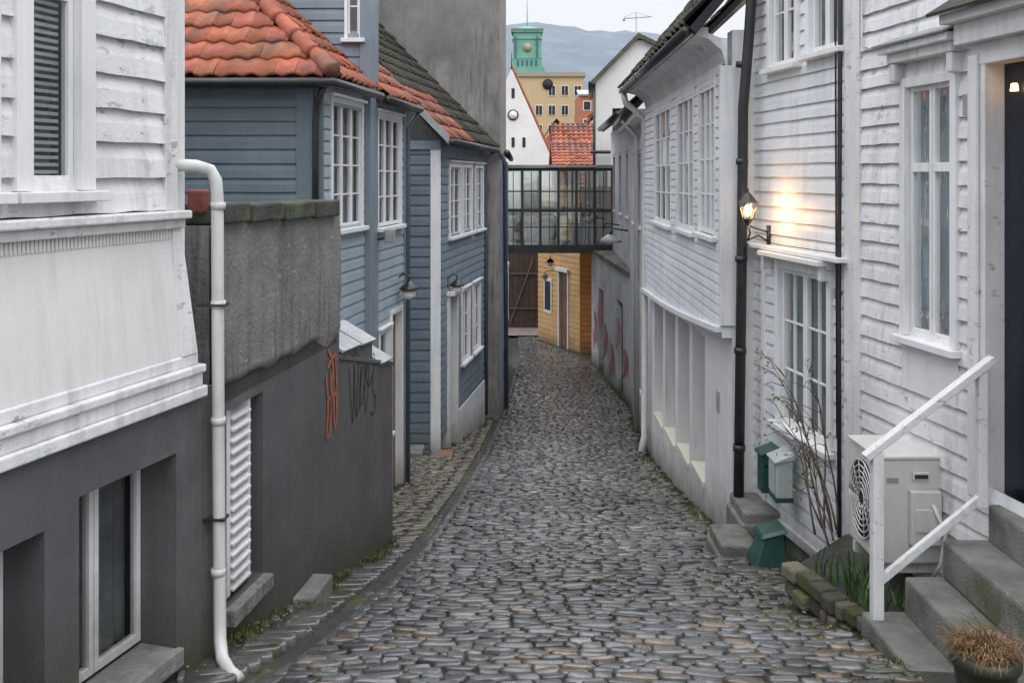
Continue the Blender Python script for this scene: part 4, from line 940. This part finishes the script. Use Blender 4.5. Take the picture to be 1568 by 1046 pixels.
def farhouse(x0,x1,y0,zb,ze,zr,wm,depth=8,ridge_x=True):
    o=Obj('red_roof_house'); o.box('walls',wm,XY,x0,x1,y0,y0+depth,zb,ze)
    for r_ in range(2):
        for c in range(max(2,int((x1-x0)/2))):
            x=x0+1+c*2; z=ze-1.2-r_*2.4; o.box('window_panes',DARK,XY,x-.4,x+.4,y0-.05,y0-.01,z-.6,z+.6)
    if ridge_x:
        tileroof(o,'roof_tiles',FARTILE,(x0-.3,y0-.4,ze-.1),(1,0,0),(0,depth/2+.4,zr-ze),x1-x0+.6,math.hypot(depth/2+.4,zr-ze),tw=.4,tl=.5,amp=.07,lift=.07,sub=4)
        slab(o,'roof_deck',DARK,[(x0-.3,y0-.4,ze-.12),(x1+.3,y0-.4,ze-.12),(x1+.3,y0+depth/2,zr),(x0-.3,y0+depth/2,zr)],.1)
        slab(o,'roof_back',FARTILE,[(x0-.3,y0+depth+.4,ze-.12),(x1+.3,y0+depth+.4,ze-.12),(x1+.3,y0+depth/2,zr),(x0-.3,y0+depth/2,zr)],.1)
    else:
        xm=(x0+x1)/2; s=math.hypot(xm-x0,zr-ze)
        o.add('gable',wm,[(x0,y0,ze),(x1,y0,ze),(xm,y0,zr-.1)],[(0,1,2)])
        tileroof(o,'roof_tiles',FARTILE,(x0-.3,y0-.3,ze-.2),(0,1,0),(xm-x0,0,zr-ze),depth,s+.4,tw=.4,tl=.5,amp=.07,lift=.07,sub=4)
        tileroof(o,'roof_tiles',FARTILE,(x1+.3,y0-.3,ze-.2),(0,1,0),(xm-x1,0,zr-ze),depth,s+.4,tw=.4,tl=.5,amp=.07,lift=.07,sub=4)
    o.finish()
farhouse(3.4,8.6,75,-6,1.4,4.2,FARW,6)
farhouse(2.6,6.3,98,-6,2.5,5.4,FARO,8,False)
farhouse(3.0,12,66,-6,.8,2.4,FARO,6)
farhouse(5.6,8.4,84,-6,3.2,5.0,FARW,6,False)
farhouse(-16,-5,70,-6,3,7,FARW,8); farhouse(14,26,70,-6,3,7,FARW,8); farhouse(3,9,45,-5.4,-1.4,.2,ORNL,6)
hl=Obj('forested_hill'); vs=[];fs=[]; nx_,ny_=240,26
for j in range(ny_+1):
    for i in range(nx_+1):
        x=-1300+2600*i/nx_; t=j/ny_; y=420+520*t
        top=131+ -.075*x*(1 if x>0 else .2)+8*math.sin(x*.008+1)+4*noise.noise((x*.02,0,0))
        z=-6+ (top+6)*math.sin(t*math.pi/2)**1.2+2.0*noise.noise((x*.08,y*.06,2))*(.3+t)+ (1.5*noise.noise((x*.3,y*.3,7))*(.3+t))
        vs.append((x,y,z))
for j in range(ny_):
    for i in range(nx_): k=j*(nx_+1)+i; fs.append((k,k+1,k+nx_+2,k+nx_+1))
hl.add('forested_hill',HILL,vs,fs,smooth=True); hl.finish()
tr=Obj('ridge_trees')
TREEM=M('hazy_ridge_tree',(.17,.205,.235),(.14,.17,.20),.05,.95)  # hill haze in the colour, lightened to offset the dark shaded facets
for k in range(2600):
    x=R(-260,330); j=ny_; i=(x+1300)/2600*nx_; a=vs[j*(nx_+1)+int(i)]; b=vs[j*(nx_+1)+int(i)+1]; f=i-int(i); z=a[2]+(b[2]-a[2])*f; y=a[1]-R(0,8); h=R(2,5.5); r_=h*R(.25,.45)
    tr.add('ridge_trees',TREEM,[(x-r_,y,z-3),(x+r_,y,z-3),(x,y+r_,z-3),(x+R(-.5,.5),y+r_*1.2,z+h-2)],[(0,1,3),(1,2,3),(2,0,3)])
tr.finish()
crn=Obj('distant_crane'); 
crn.tube('mast',ZINC,[(71,560,20),(71,560,93)],.35,4); crn.tube('jib',ZINC,[(64,560,90),(80,560,91)],.3,4); crn.tube('ties',ZINC,[(64,560,90.5),(71,560,93.5),(79,560,91)],.12,4); crn.tube('counterweight',ZINC,[(64,560,90),(64,560,88.4)],.7,4); crn.finish()
# ---------------------------------------------------------------- light, world, camera
sc=bpy.context.scene
wd=bpy.data.worlds.new('World'); sc.world=wd; wd.use_nodes=True; N=wd.node_tree.nodes; Lk=wd.node_tree.links; N.clear()
out=N.new('ShaderNodeOutputWorld'); sky=N.new('ShaderNodeTexSky'); sky.sky_type='NISHITA'; sky.sun_disc=False; sky.sun_elevation=math.radians(52); sky.sun_rotation=math.radians(160)
b1=N.new('ShaderNodeBackground'); b1.inputs[1].default_value=.1; Lk.new(sky.outputs[0],b1.inputs[0])
b2=N.new('ShaderNodeBackground'); tc=N.new('ShaderNodeTexCoord'); sx=N.new('ShaderNodeSeparateXYZ'); Lk.new(tc.outputs['Generated'],sx.inputs[0])
cr_=N.new('ShaderNodeValToRGB'); cr_.color_ramp.elements[0].position=0.0; cr_.color_ramp.elements[0].color=(.74,.76,.79,1); cr_.color_ramp.elements[1].position=1; cr_.color_ramp.elements[1].color=(2.95,3.04,3.18,1)
e=cr_.color_ramp.elements.new(.2); e.color=(.82,.84,.875,1); e=cr_.color_ramp.elements.new(.5); e.color=(1.8,1.86,1.94,1)
Lk.new(sx.outputs['Z'],cr_.inputs[0]); Lk.new(cr_.outputs[0],b2.inputs[0]); b2.inputs[1].default_value=1.2
mx=N.new('ShaderNodeMixShader'); mx.inputs[0].default_value=.9; Lk.new(b1.outputs[0],mx.inputs[1]); Lk.new(b2.outputs[0],mx.inputs[2]); Lk.new(mx.outputs[0],out.inputs[0])
s=bpy.data.lights.new('sun','SUN'); s.energy=.5; s.angle=math.radians(35); s.color=(1,.99,.98)
so=bpy.data.objects.new('sun',s); so.rotation_euler=(math.radians(38),0,math.radians(20)); bpy.context.collection.objects.link(so)
cam=bpy.data.cameras.new('camera'); cam.lens=1500/1568*36; cam.sensor_width=36; cam.shift_y=-253/1568; cam.clip_end=5000; cam.clip_start=.05
co=bpy.data.objects.new('camera',cam); co.rotation_euler=(math.radians(90),0,0); bpy.context.collection.objects.link(co); sc.camera=co
sc.view_settings.view_transform='Standard'; sc.view_settings.look='None'; sc.view_settings.exposure=0
